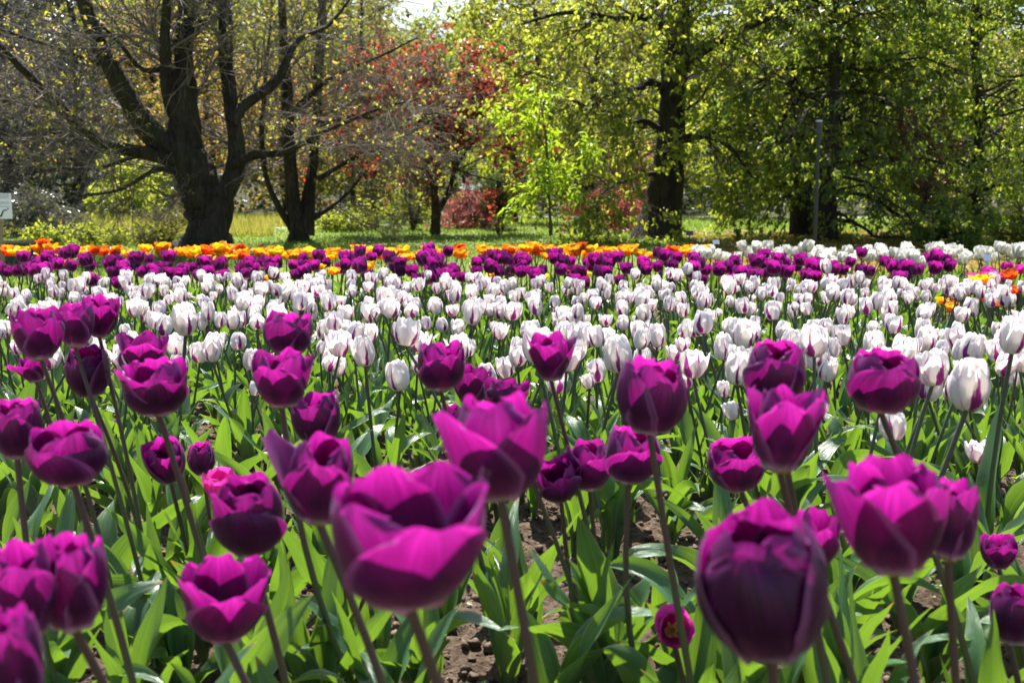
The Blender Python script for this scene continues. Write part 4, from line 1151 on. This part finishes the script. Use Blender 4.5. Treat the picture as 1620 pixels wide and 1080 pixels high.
def bushy(name, label, cat, px, Y, height, rad, leafmat, nleaf, size, bark, seed, group=None, asp=.5, hang=.4, trunk=True, nb=60, trop=-.1, low=.1, lean=0, tr=None, k2=8, k3=5, spread=(.9, 1.5), twig=None, stems=1, profile='oval'):
    """tree or shrub grown from one or more stems; the limbs' length follows the crown's profile"""
    rng = rngs(seed); x, y, z = foot(px, Y)
    lims = []
    for s in range(stems):
        a = rng.random() * 6.28; k = 16; t = np.linspace(0, 1, k)
        out = (0 if stems == 1 else rad * rng.uniform(.25, .6))
        P = np.stack([x + out * math.cos(a) * t ** 1.2 + lean * t * height, y + out * math.sin(a) * t ** 1.2, z - .03 + t * height * (1 if stems == 1 else rng.uniform(.6, .85))], 1) + np.cumsum(rng.normal(size=(k, 3)) * height * .006, 0)
        r0 = (tr or height * .022) / math.sqrt(stems)
        lims.append((P, r0 * (1 - .8 * t) * (1 + .35 * np.exp(-t * 14))))
    # first-order limbs
    n = nb; LPn = []
    for j in range(n):
        P, R = lims[j % len(lims)]
        t = low + (1 - low) * rng.random() ** .9; i = int(t * 14)
        p = P[i]
        if profile == 'oval': ln = rad * math.sin(math.pi * (.12 + .80 * (t - low) / (1 - low + 1e-6))) ** .7
        elif profile == 'cone': ln = rad * (1.05 - (t - low) / (1 - low + 1e-6))
        else: ln = rad * (1 - .55 * (t - low) / (1 - low + 1e-6))
        ln *= rng.uniform(.65, 1.1); a = rng.random() * 6.28; el = rng.uniform(-.1, .7)
        kk = np.linspace(0, 1, 16)
        d = np.array([math.cos(a) * math.cos(el), math.sin(a) * math.cos(el), math.sin(el)])
        Q = p + np.outer(kk * ln, d) + np.outer(kk ** 2 * ln * trop * 1.5, [0, 0, 1]) + np.cumsum(rng.normal(size=(16, 3)) * ln * .012, 0)
        Q[:, 2] = np.maximum(Q[:, 2], hill(Q[:, 0], Q[:, 1]) + .04)
        LPn.append((Q, np.maximum(R[i] * .26 * (1 - .75 * kk), .004)))
    L1 = lims + LPn
    sc = rad
    return build_tree(name, label, cat, (x, y, z), L1,
        [dict(n=nb * k2, L=(.22 * sc, .5 * sc), ang=(.4, 1.15), k=5, t0=.25, trop=trop * 2, rfac=.5, rmin=.003),
         dict(n=nb * k2 * k3, L=(.10 * sc, .24 * sc), ang=(.4, 1.1), k=4, t0=.15, trop=trop * 2, rfac=.6, rmin=.0018)],
        [(nleaf, size, asp, leafmat, hang)], bark, twig or M['twig_dark'], seed + 1, group, 8)

# dense tree at right and its neighbours
bushy("dense_tree", "dense dark green tree hanging to the ground behind the lamp post", "tree", 1310, 14.0, 4.8, 2.25, M['dense_leaf'], 38000, .056, M['bark_brown'], 301, nb=95, trop=-.32, low=.1, tr=.11, hang=.6, profile='oval', k2=9, k3=4)
bushy("dark_tree", "tree with black trunk right behind the lamp post, beside the grey trunk", "tree", 1272, 15.2, 4.6, 1.7, M['dense_leaf'], 11000, .056, M['bark_dark'], 303, nb=50, trop=-.2, low=.22, tr=.16, hang=.5)
bushy("evergreen_tree", "deep green tree filling the right edge of the picture", "tree", 1540, 14.6, 4.6, 2.2, M['dense_leaf'], 23000, .055, M['bark_brown'], 305, nb=75, trop=-.2, low=.08, tr=.10, hang=.5)
bushy("red_shrub", "sparse red-leaved shrub glowing through the dark foliage at right", "shrub", 1455, 13.1, 1.6, .62, M['redolive_leaf'], 900, .06, M['bark_brown'], 307, nb=20, low=.35)
bushy("green_shrub", "low bluish-green shrub before the deep green tree at far right", "shrub", 1505, 12.2, .62, .62, M['dense_leaf'], 4200, .05, M['bark_brown'], 309, nb=34, low=.05, stems=5)
bushy("green_shrub", "low green shrub cut by the right edge of the photo", "shrub", 1605, 12.8, .6, .55, M['spring_leaf'], 2600, .05, M['bark_brown'], 311, nb=28, low=.05, stems=5)

# shrubs on the lawn
bushy("silvery_shrub", "rounded dark shrub with glinting silvery leaves behind the sign at left", "shrub", 72, 15.0, .72, .55, M['grey_leaf'], 5200, .042, M['bark_grey'], 321, nb=50, low=.05, stems=6, twig=M['twig'])
bushy("bright_shrub", "bright lime-green shrub between the silvery shrub and the large forked tree", "shrub", 205, 18.5, 1.15, .72, M['lime2_leaf'], 3600, .07, M['bark_brown'], 323, nb=36, low=.2, stems=4)
for k, (px, Yv, h_, r2, lab) in enumerate([(85, 12.9, .26, .36, "low yellow-green cushion plant below the silvery shrub"), (165, 13.2, .24, .45, "low green cushion plant in the middle, between silvery shrub and big trunk"), (245, 13.0, .30, .36, "low olive cushion plant just left of the big forked trunk"), (545, 16.2, .26, .4, "low lime cushion plant right of the clustered stems")]):
    bushy("cushion_plant", lab, "plant", px, Yv, h_, r2, M['lime2_leaf'] if k != 2 else M['olive_leaf'], 1800, .04, M['bark_brown'], 331 + 2 * k, nb=26, low=.05, stems=7)
bushy("twiggy_shrub", "thin twiggy shrub with yellowish haze of leaves beside the big forked trunk", "shrub", 272, 13.4, .62, .42, M['olive_leaf'], 1300, .026, M['twig'], 341, nb=34, low=.1, stems=7, twig=M['twig'])
bushy("lime_shrub", "round yellow-green shrub behind the red maple's trunk, on its left", "shrub", 640, 18.4, .62, .52, M['lime2_leaf'], 3000, .045, M['bark_brown'], 343, nb=34, low=.15, stems=3)
bushy("green_shrub", "small fresh green shrub left of the red maple's trunk", "shrub", 572, 16.6, .45, .36, M['spring_leaf'], 1700, .045, M['bark_brown'], 345, nb=26, low=.05, stems=4)
bushy("small_tree", "small multi-stemmed tree with dark stems left of the red maple", "tree", 655, 16.6, 1.3, .6, M['olive_leaf'], 1500, .05, M['bark_dark'], 347, nb=24, low=.5, stems=3, tr=.05)
bushy("laceleaf_maple", "dome-shaped pinkish laceleaf maple behind the red maple's trunk", "shrub", 745, 17.2, .66, .62, M['lace_leaf'], 7500, .045, M['bark_dark'], 349, asp=.3, nb=50, trop=-.35, low=.3, hang=.8)
bushy("conifer_bush", "dark narrow-footed conifer bush beside the pinkish laceleaf maple", "shrub", 797, 16.8, .95, .40, M['dark_leaf'], 4200, .05, M['bark_dark'], 351, asp=.25, nb=44, trop=.35, low=.2, hang=-.5, stems=3)
bushy("laceleaf_maple", "low dark red laceleaf maple left of the broad-trunked tree", "shrub", 955, 16.0, .60, .62, M['lacered_leaf'], 4200, .045, M['bark_dark'], 353, asp=.3, nb=40, trop=-.3, low=.35, hang=.7)
bushy("laceleaf_maple", "reddish laceleaf maple showing right behind the broad-trunked tree's left side", "shrub", 1000, 19.0, 1.3, .75, M['lace_leaf'], 3600, .05, M['bark_dark'], 355, asp=.3, nb=36, trop=-.2, low=.4, hang=.6)
bushy("vase_shrub", "tiny vase-shaped shrub of bare stems on the lawn, right of the red maple", "shrub", 790, 15.2, .38, .30, M['olive_leaf'], 130, .03, M['twig_dark'], 357, nb=14, low=.3, stems=6, tr=.022, k2=4, k3=2)
bushy("vase_shrub", "small bare-stemmed shrub under the red laceleaf beside the broad trunk", "shrub", 948, 14.6, .46, .30, M['olive_leaf'], 240, .03, M['twig_dark'], 359, nb=14, low=.4, stems=4, tr=.022, k2=4, k3=2)
bushy("acer_tree", "pale yellow-green maple with layered leaves behind the sapling", "tree", 815, 19.5, 2.1, 1.0, M['lime2_leaf'], 5200, .06, M['bark_dark'], 361, nb=46, low=.4, trop=-.1)
bushy("acer_tree", "airy yellow-olive maple behind the broad-trunked tree, on its left", "tree", 925, 18.5, 1.7, .95, M['olive_leaf'], 4200, .055, M['bark_dark'], 363, nb=40, low=.35, trop=-.1)

# woodland behind
WOOD = [
 (20, 24, 4.8, 2.9, 'slate_leaf', "grey-brown woodland tree behind the sign at far left"),
 (130, 26, 6.2, 3.0, 'slate_leaf', "tall dull grey woodland tree behind the left limb of the forked tree"),
 (70, 21.8, 3.3, 1.9, 'slate_leaf', "low dull slate-grey tree just above the silvery shrub at far left"),
 (345, 22, 3.4, 1.7, 'copper_leaf', "copper-orange tree glowing between the trunks of the forked tree"),
 (250, 25.5, 4.4, 1.8, 'copper_leaf', "tall coppery tree behind the main trunk of the forked tree"),
 (455, 23.5, 3.3, 1.7, 'copper_leaf', "coppery olive tree behind the clustered stems"),
 (560, 21.5, 2.2, 1.3, 'olive_leaf', "low olive tree left behind the red maple"),
 (575, 29, 4.8, 2.5, 'olive_leaf', "tall olive woodland tree behind the red maple's left half"),
 (740, 26.5, 3.4, 2.2, 'dense_leaf', "round green woodland tree behind the red maple's right half"),
 (840, 30, 6.3, 2.7, 'olive_leaf', "tall yellowish olive tree behind the sapling"),
 (930, 24, 4.8, 2.0, 'olive_leaf', "yellow-olive tree filling the gap left of the broad-trunked tree"),
 (1010, 27, 6.3, 2.6, 'spring_leaf', "light green woodland tree right behind the broad trunk"),
 (1150, 22, 3.6, 2.0, 'spring_leaf', "light green tree between the broad trunk and the lamp post"),
 (1180, 30, 6.6, 3.0, 'dense_leaf', "tall green woodland tree above the light green one by the lamp post"),
 (1400, 24, 4.6, 2.6, 'dark_leaf', "dark woodland tree behind the dense tree"),
 (1470, 31, 6.2, 3.0, 'dense_leaf', "tall dark green woodland tree rising behind the dense tree"),
 (1640, 23, 4.2, 2.3, 'olive_leaf', "olive woodland tree cut by the right edge"),
 (700, 38, 3.8, 3.2, 'dense_leaf', "distant rounded green tree below the patch of open sky"),
 (330, 36, 8.0, 3.6, 'dense_leaf', "distant tall green tree above the forked tree"),
 (-60, 30, 6.0, 3.0, 'slate_leaf', "dull grey woodland tree just outside the left edge"),
]
for k, (px, Yv, h_, r2, mt, lab) in enumerate(WOOD):
    far = Yv > 27
    bushy("woodland_tree", lab, "tree", px, Yv, h_, r2, M[mt], int(11500 * (1 if not far else .9)), .066 if not far else .095, M['bark_brown'], 401 + 2 * k, "trees on the wooded slope", asp=.6, nb=44, trop=-.12, low=.08, k2=7, k3=4)
def far_wood():
    """the closed mass of the wood far up the slope"""
    rng = rngs(450); b = MB(); n = 30000
    Yv = rng.uniform(42, 62, n); X = (rng.random(n) - .5) * 1.15 * Yv
    top = 2.6 + 2.4 * vnoise(X * .22 + 30, Yv * .12 + 3, 17) + 1.2 * vnoise(X * .7 + 30, Yv * .3, 18)
    top = top * (1 - .95 * np.exp(-((X / Yv + .078) / .022) ** 2))      # the wood opens to the sky here
    Z = hill(X, Yv) + rng.random(n) ** .7 * top
    pos = np.stack([X, Yv, Z], 1)
    V, Q, r = leafcards(pos, rng.normal(size=(n, 3)), rng.normal(size=(n, 3)), .34 * (.6 + .8 * rng.random(n)), .24, rng)
    b.add(V, Q, rnd=r)
    return b.build("far_wood", M['olive_leaf'])
tag(link("far_wood", far_wood()), "far wood closing the view high on the slope", "wood", kind="stuff")

def undergrowth():
    rng = rngs(460); n = 26000
    Yv = rng.uniform(22.5, 42, n); X = (rng.random(n) - .5) * 1.1 * Yv
    dens = vnoise(X * .6 + 30, Yv * .6, 19)
    k = dens + .3 * rng.random(n) > .5
    X, Yv = X[k], Yv[k]; n = len(X)
    k2 = ~((np.abs(X + .9) < .9) & (Yv < 27.5)); X, Yv = X[k2], Yv[k2]; n = len(X)
    Z = hill(X, Yv) + rng.random(n) * (.35 + .9 * vnoise(X * .9 + 5, Yv * .9, 20))
    V, Q, r = leafcards(np.stack([X, Yv, Z], 1), rng.normal(size=(n, 3)), rng.normal(size=(n, 3)), .14 * (.6 + .8 * rng.random(n)), .09, rng)
    return mesh("undergrowth", V, Q, attrs={"rnd": r}, mat=M['dark_leaf'])
tag(link("undergrowth", undergrowth()), "tangled green undergrowth covering the wooded slope", "undergrowth", kind="stuff")

# tall grasses left behind the silvery shrub
M['tallgrass'] = tree_leaf_mat("tall_grass", [(.15, .16, .03), (.22, .20, .05), (.26, .22, .08)], [(.38, .42, .05), (.52, .46, .09)], .42)
def tallgrass():
    rng = rngs(470); n = 9000
    Yv = rng.uniform(15.2, 17.8, n) ; px = rng.uniform(-60, 440, n); X = np.array([gx(a, b) for a, b in zip(px, Yv)])
    k = np.abs(Yv - (16.9 + .0 * X)) > .0; Yv = np.where(Yv < 16.4, Yv - .3, Yv + .9)
    h = .08 + .16 * rng.random(n)
    p = np.stack([X, Yv, np.zeros(n)], 1); a = rng.random(n) * 6.28
    s = np.stack([np.cos(a), np.sin(a), 0 * a], 1) * .007
    tip = p + np.stack([rng.normal(size=n) * .06, rng.normal(size=n) * .06, h], 1)
    V = np.stack([p - s, p + s, tip], 1).reshape(-1, 3)
    return mesh("tall_grass", V, T=np.arange(3 * n).reshape(-1, 3), attrs={"rnd": np.repeat(rng.random(n), 3)}, mat=M['tallgrass'])
tag(link("tall_grass", tallgrass()), "yellowish tall grass behind the low cushion plants at left", "grass", kind="stuff")

# far bed of red and white flowers seen between the maples
M['far_red'] = tree_leaf_mat("far_red_flower", [(.6, .03, .02), (.7, .06, .03)], [(.9, .06, .03), (.95, .1, .05)], .45)
M['far_white'] = tree_leaf_mat("far_white_flower", [(.8, .8, .78), (.85, .85, .83)], [(.85, .85, .8), (.88, .88, .84)], .4)
def far_flowers(n, x0, x1, y0, y1, z0, z1, mat, seed, size):
    rng = rngs(seed); X = rng.uniform(x0, x1, n); Yv = rng.uniform(y0, y1, n)
    Z = hill(X, Yv) + rng.uniform(z0, z1, n)
    V, Q, r = leafcards(np.stack([X, Yv, Z], 1), rng.normal(size=(n, 3)), rng.normal(size=(n, 3)), size, size * .8, rng)
    return mesh("far_flowers", V, Q, attrs={"rnd": r}, mat=mat)
tag(link("far_red_flowers", far_flowers(520, gx(722, 25), gx(782, 25), 25.0, 25.35, .12, .26, M['far_red'], 481, .07)), "far strip of red flowers seen between the pink maple and the conifer bush", "flowers", kind="stuff")
tag(link("far_white_flowers", far_flowers(900, gx(732, 25.8), gx(790, 25.8), 25.6, 26.3, .15, .30, M['far_white'], 482, .07)), "far strip of white flowers just above the far red flowers", "flowers", kind="stuff")

# ------------------------------------------------------------------ garden furniture
import bmesh
def bm_obj(name, fn, mat, parent=None, bevel=0.0):
    bm = bmesh.new(); fn(bm)
    if bevel: bmesh.ops.bevel(bm, geom=bm.edges[:], offset=bevel, segments=2, affect='EDGES')
    me = bpy.data.meshes.new(name); bm.to_mesh(me); bm.free(); me.materials.append(mat)
    return link(name, me, parent)
def box(bm, c, s, rot=None):
    m = Matrix.Translation(c) @ (rot or Matrix()) @ Matrix.Diagonal((*s, 1))
    bmesh.ops.create_cube(bm, size=1.0, matrix=m)
def cyl(bm, p0, p1, r0, r1=None, seg=16):
    p0, p1 = Vector(p0), Vector(p1); d = p1 - p0
    m = Matrix.Translation((p0 + p1) / 2) @ d.to_track_quat('Z', 'Y').to_matrix().to_4x4()
    bmesh.ops.create_cone(bm, cap_ends=True, segments=seg, radius1=r0, radius2=r1 if r1 is not None else r0, depth=d.length, matrix=m)

M['post_metal'] = noise_mat("grey_painted_metal", [(.3, (.012, .012, .014)), (.7, (.024, .023, .025))], 30, .45, spec=.5)
M['lamp_black'] = noise_mat("black_painted_metal", [(.3, (.018, .018, .022)), (.7, (.03, .03, .035))], 30, .4, spec=.5)
M['lamp_cap'] = noise_mat("pale_metal_cap", [(.3, (.35, .36, .38)), (.7, (.5, .5, .52))], 40, .35, spec=.5, metal=.4)
M['wood'] = noise_mat("weathered_wood", [(.3, (.20, .14, .085)), (.7, (.36, .27, .18))], 25, .8, .3, .004)
M['board'] = noise_mat("white_board", [(.3, (.82, .82, .86)), (.7, (.86, .86, .89))], 4, .5)
M['ink'] = noise_mat("dark_ink", [(.3, (.03, .03, .04)), (.7, (.06, .06, .07))], 50, .6)
M['ink_grey'] = noise_mat("grey_ink", [(.3, (.22, .23, .28)), (.7, (.30, .31, .36))], 50, .6)
M['ink_red'] = noise_mat("red_ink", [(.3, (.5, .02, .04)), (.7, (.6, .03, .05))], 50, .6)
M['tag'] = noise_mat("tag_plastic", [(.3, (.62, .64, .70)), (.7, (.68, .70, .75))], 10, .4)
M['wire'] = noise_mat("dark_wire", [(.3, (.04, .04, .035)), (.7, (.07, .065, .06))], 30, .6)

Yp = 10.6; xb = gx(1288, Yp); zt = pt(1295, 190, Yp)[0][2]
lp = thing("lamp_post", "slim grey lamp post with short black cylindrical head before the dense tree", "lamp post", (xb, Yp, 0))
bm_obj("base_plate", lambda b: cyl(b, (0, 0, 0), (0, 0, .02), .06), M['post_metal'], lp)
bm_obj("pole", lambda b: (cyl(b, (0, 0, .02), (0, 0, .62), .019, .018), cyl(b, (0, 0, .62), (0, 0, .64), .022), cyl(b, (0, 0, .64), (0, 0, zt - .125), .0155, .0145)), M['post_metal'], lp)
bm_obj("lamp_head", lambda b: (cyl(b, (0, 0, zt - .125), (0, 0, zt - .018), .025), cyl(b, (0, 0, zt - .13), (0, 0, zt - .125), .022)), M['lamp_black'], lp)
bm_obj("cap", lambda b: cyl(b, (0, 0, zt - .018), (0, 0, zt), .028, .026), M['lamp_cap'], lp)

Ys = 8.2; c0, dep = pt(-4, 326, Ys)
sg = thing("information_sign", "white information board with drawing on a wooden post at the left edge", "sign", (c0[0], Ys, 0))
bm_obj("post", lambda b: box(b, (.003, .012, (c0[2] + .0) / 2), (.034, .022, c0[2] + .02)), M['wood'], sg, .002)
wB, hB = 46 / FPX * dep, 40 / FPX * dep
brd = bm_obj("board", lambda b: box(b, (0, -.004, c0[2]), (wB, .006, hB)), M['board'], sg, .001)
def lines(b):
    for k in range(9):
        z = c0[2] + hB * (.44 - .058 * k); w_ = wB * (.86 if k % 4 != 3 else .55)
        if k == 4: continue
        box(b, (-wB * .43 + w_ / 2, -.0078, z), (w_, .0012, hB * .016))
bm_obj("lettering", lines, M['ink_grey'], brd)
def goose(b):
    # long-necked bird sketch, right part of the drawing
    pts = [(-.10, -.40, .05), (.02, -.38, .06), (.12, -.40, .05), (.16, -.30, .045), (.20, -.20, .035), (.27, -.15, .035), (.33, -.17, .03)]
    for (x0, z0, r0), (x1, z1, r1) in zip(pts[:-1], pts[1:]):
        a, c_ = Vector((x0 * wB, -.0078, c0[2] + z0 * hB)), Vector((x1 * wB, -.0078, c0[2] + z1 * hB)); d = c_ - a
        rot = Matrix.Rotation(-math.atan2(d.z, d.x), 4, 'Y')
        box(b, (a + c_) / 2 + Vector((0, -.0002 * len(b.verts) / 8, 0)), (d.length * 1.25, .0012, r0 * wB), rot)
bm_obj("drawing", goose, M['ink'], brd)
bm_obj("red_dot", lambda b: cyl(b, (.37 * wB, -.0071, c0[2] - .10 * hB), (.37 * wB, -.0086, c0[2] - .10 * hB), .028 * wB), M['ink_red'], brd)

def plate(label, px, py, Yv, w, h, mat, stakemat, name="plant_label"):
    c, dep = pt(px, py, Yv); wr, hr = w / FPX * dep, h / FPX * dep
    z0 = bz(c[0], Yv) if Yv < BED_END else 0
    t = thing(name, label, "plant label", (c[0], Yv, z0))
    rot = Matrix.Rotation(math.radians(-35), 4, 'X')
    bm_obj("stake", lambda b: box(b, (0, .006, (c[2] - z0) / 2), (.012, .004, c[2] - z0)), stakemat, t)
    bm_obj("plate", lambda b: box(b, (0, 0, c[2] - z0), (wr, .004, hr * 1.2), rot), mat, t, .0008)
plate("small black plant label on a stake at the right foot of the broad trunk", 1091, 369, 9.6, 12, 7, M['lamp_black'], M['lamp_black'])
plate("small white plant tag on a stake below the cream-white tulips at far right", 1562, 408, 5.75, 12, 10, M['tag'], M['tag'])
plate("small pale plant label beside the cream-white tulips right of the broad trunk", 1133, 383, 7.1, 10, 6, M['tag'], M['lamp_black'])

def wire_fence():
    t = thing("wire_fence", "low thin wire fence on short stakes across the lawn behind the red maple", "fence", (gx(600, 17.6), 17.6, 0))
    x0 = gx(600, 17.6)
    for j in range(9):
        xx = j * .55
        bm_obj("stake", lambda b: cyl(b, (xx, 0, 0), (xx, 0, .16), .009, seg=6), M['wire'], t)
    bm_obj("wire", lambda b: cyl(b, (-.1, 0, .14), (8 * .55 + .1, 0, .14), .005, seg=5), M['wire'], t)
wire_fence()
te = thing("timber_edging", "dark timber edging with a pale top rail low at the left edge behind the sign", "edging", (gx(-10, 10.2), 10.2, 0))
bm_obj("plank", lambda b: box(b, (-.6, 0, .10), (2.0, .03, .20)), M['lamp_black'], te, .003)
bm_obj("rail", lambda b: box(b, (-.6, 0, .2125), (2.0, .045, .025)), M['wood'], te, .003)
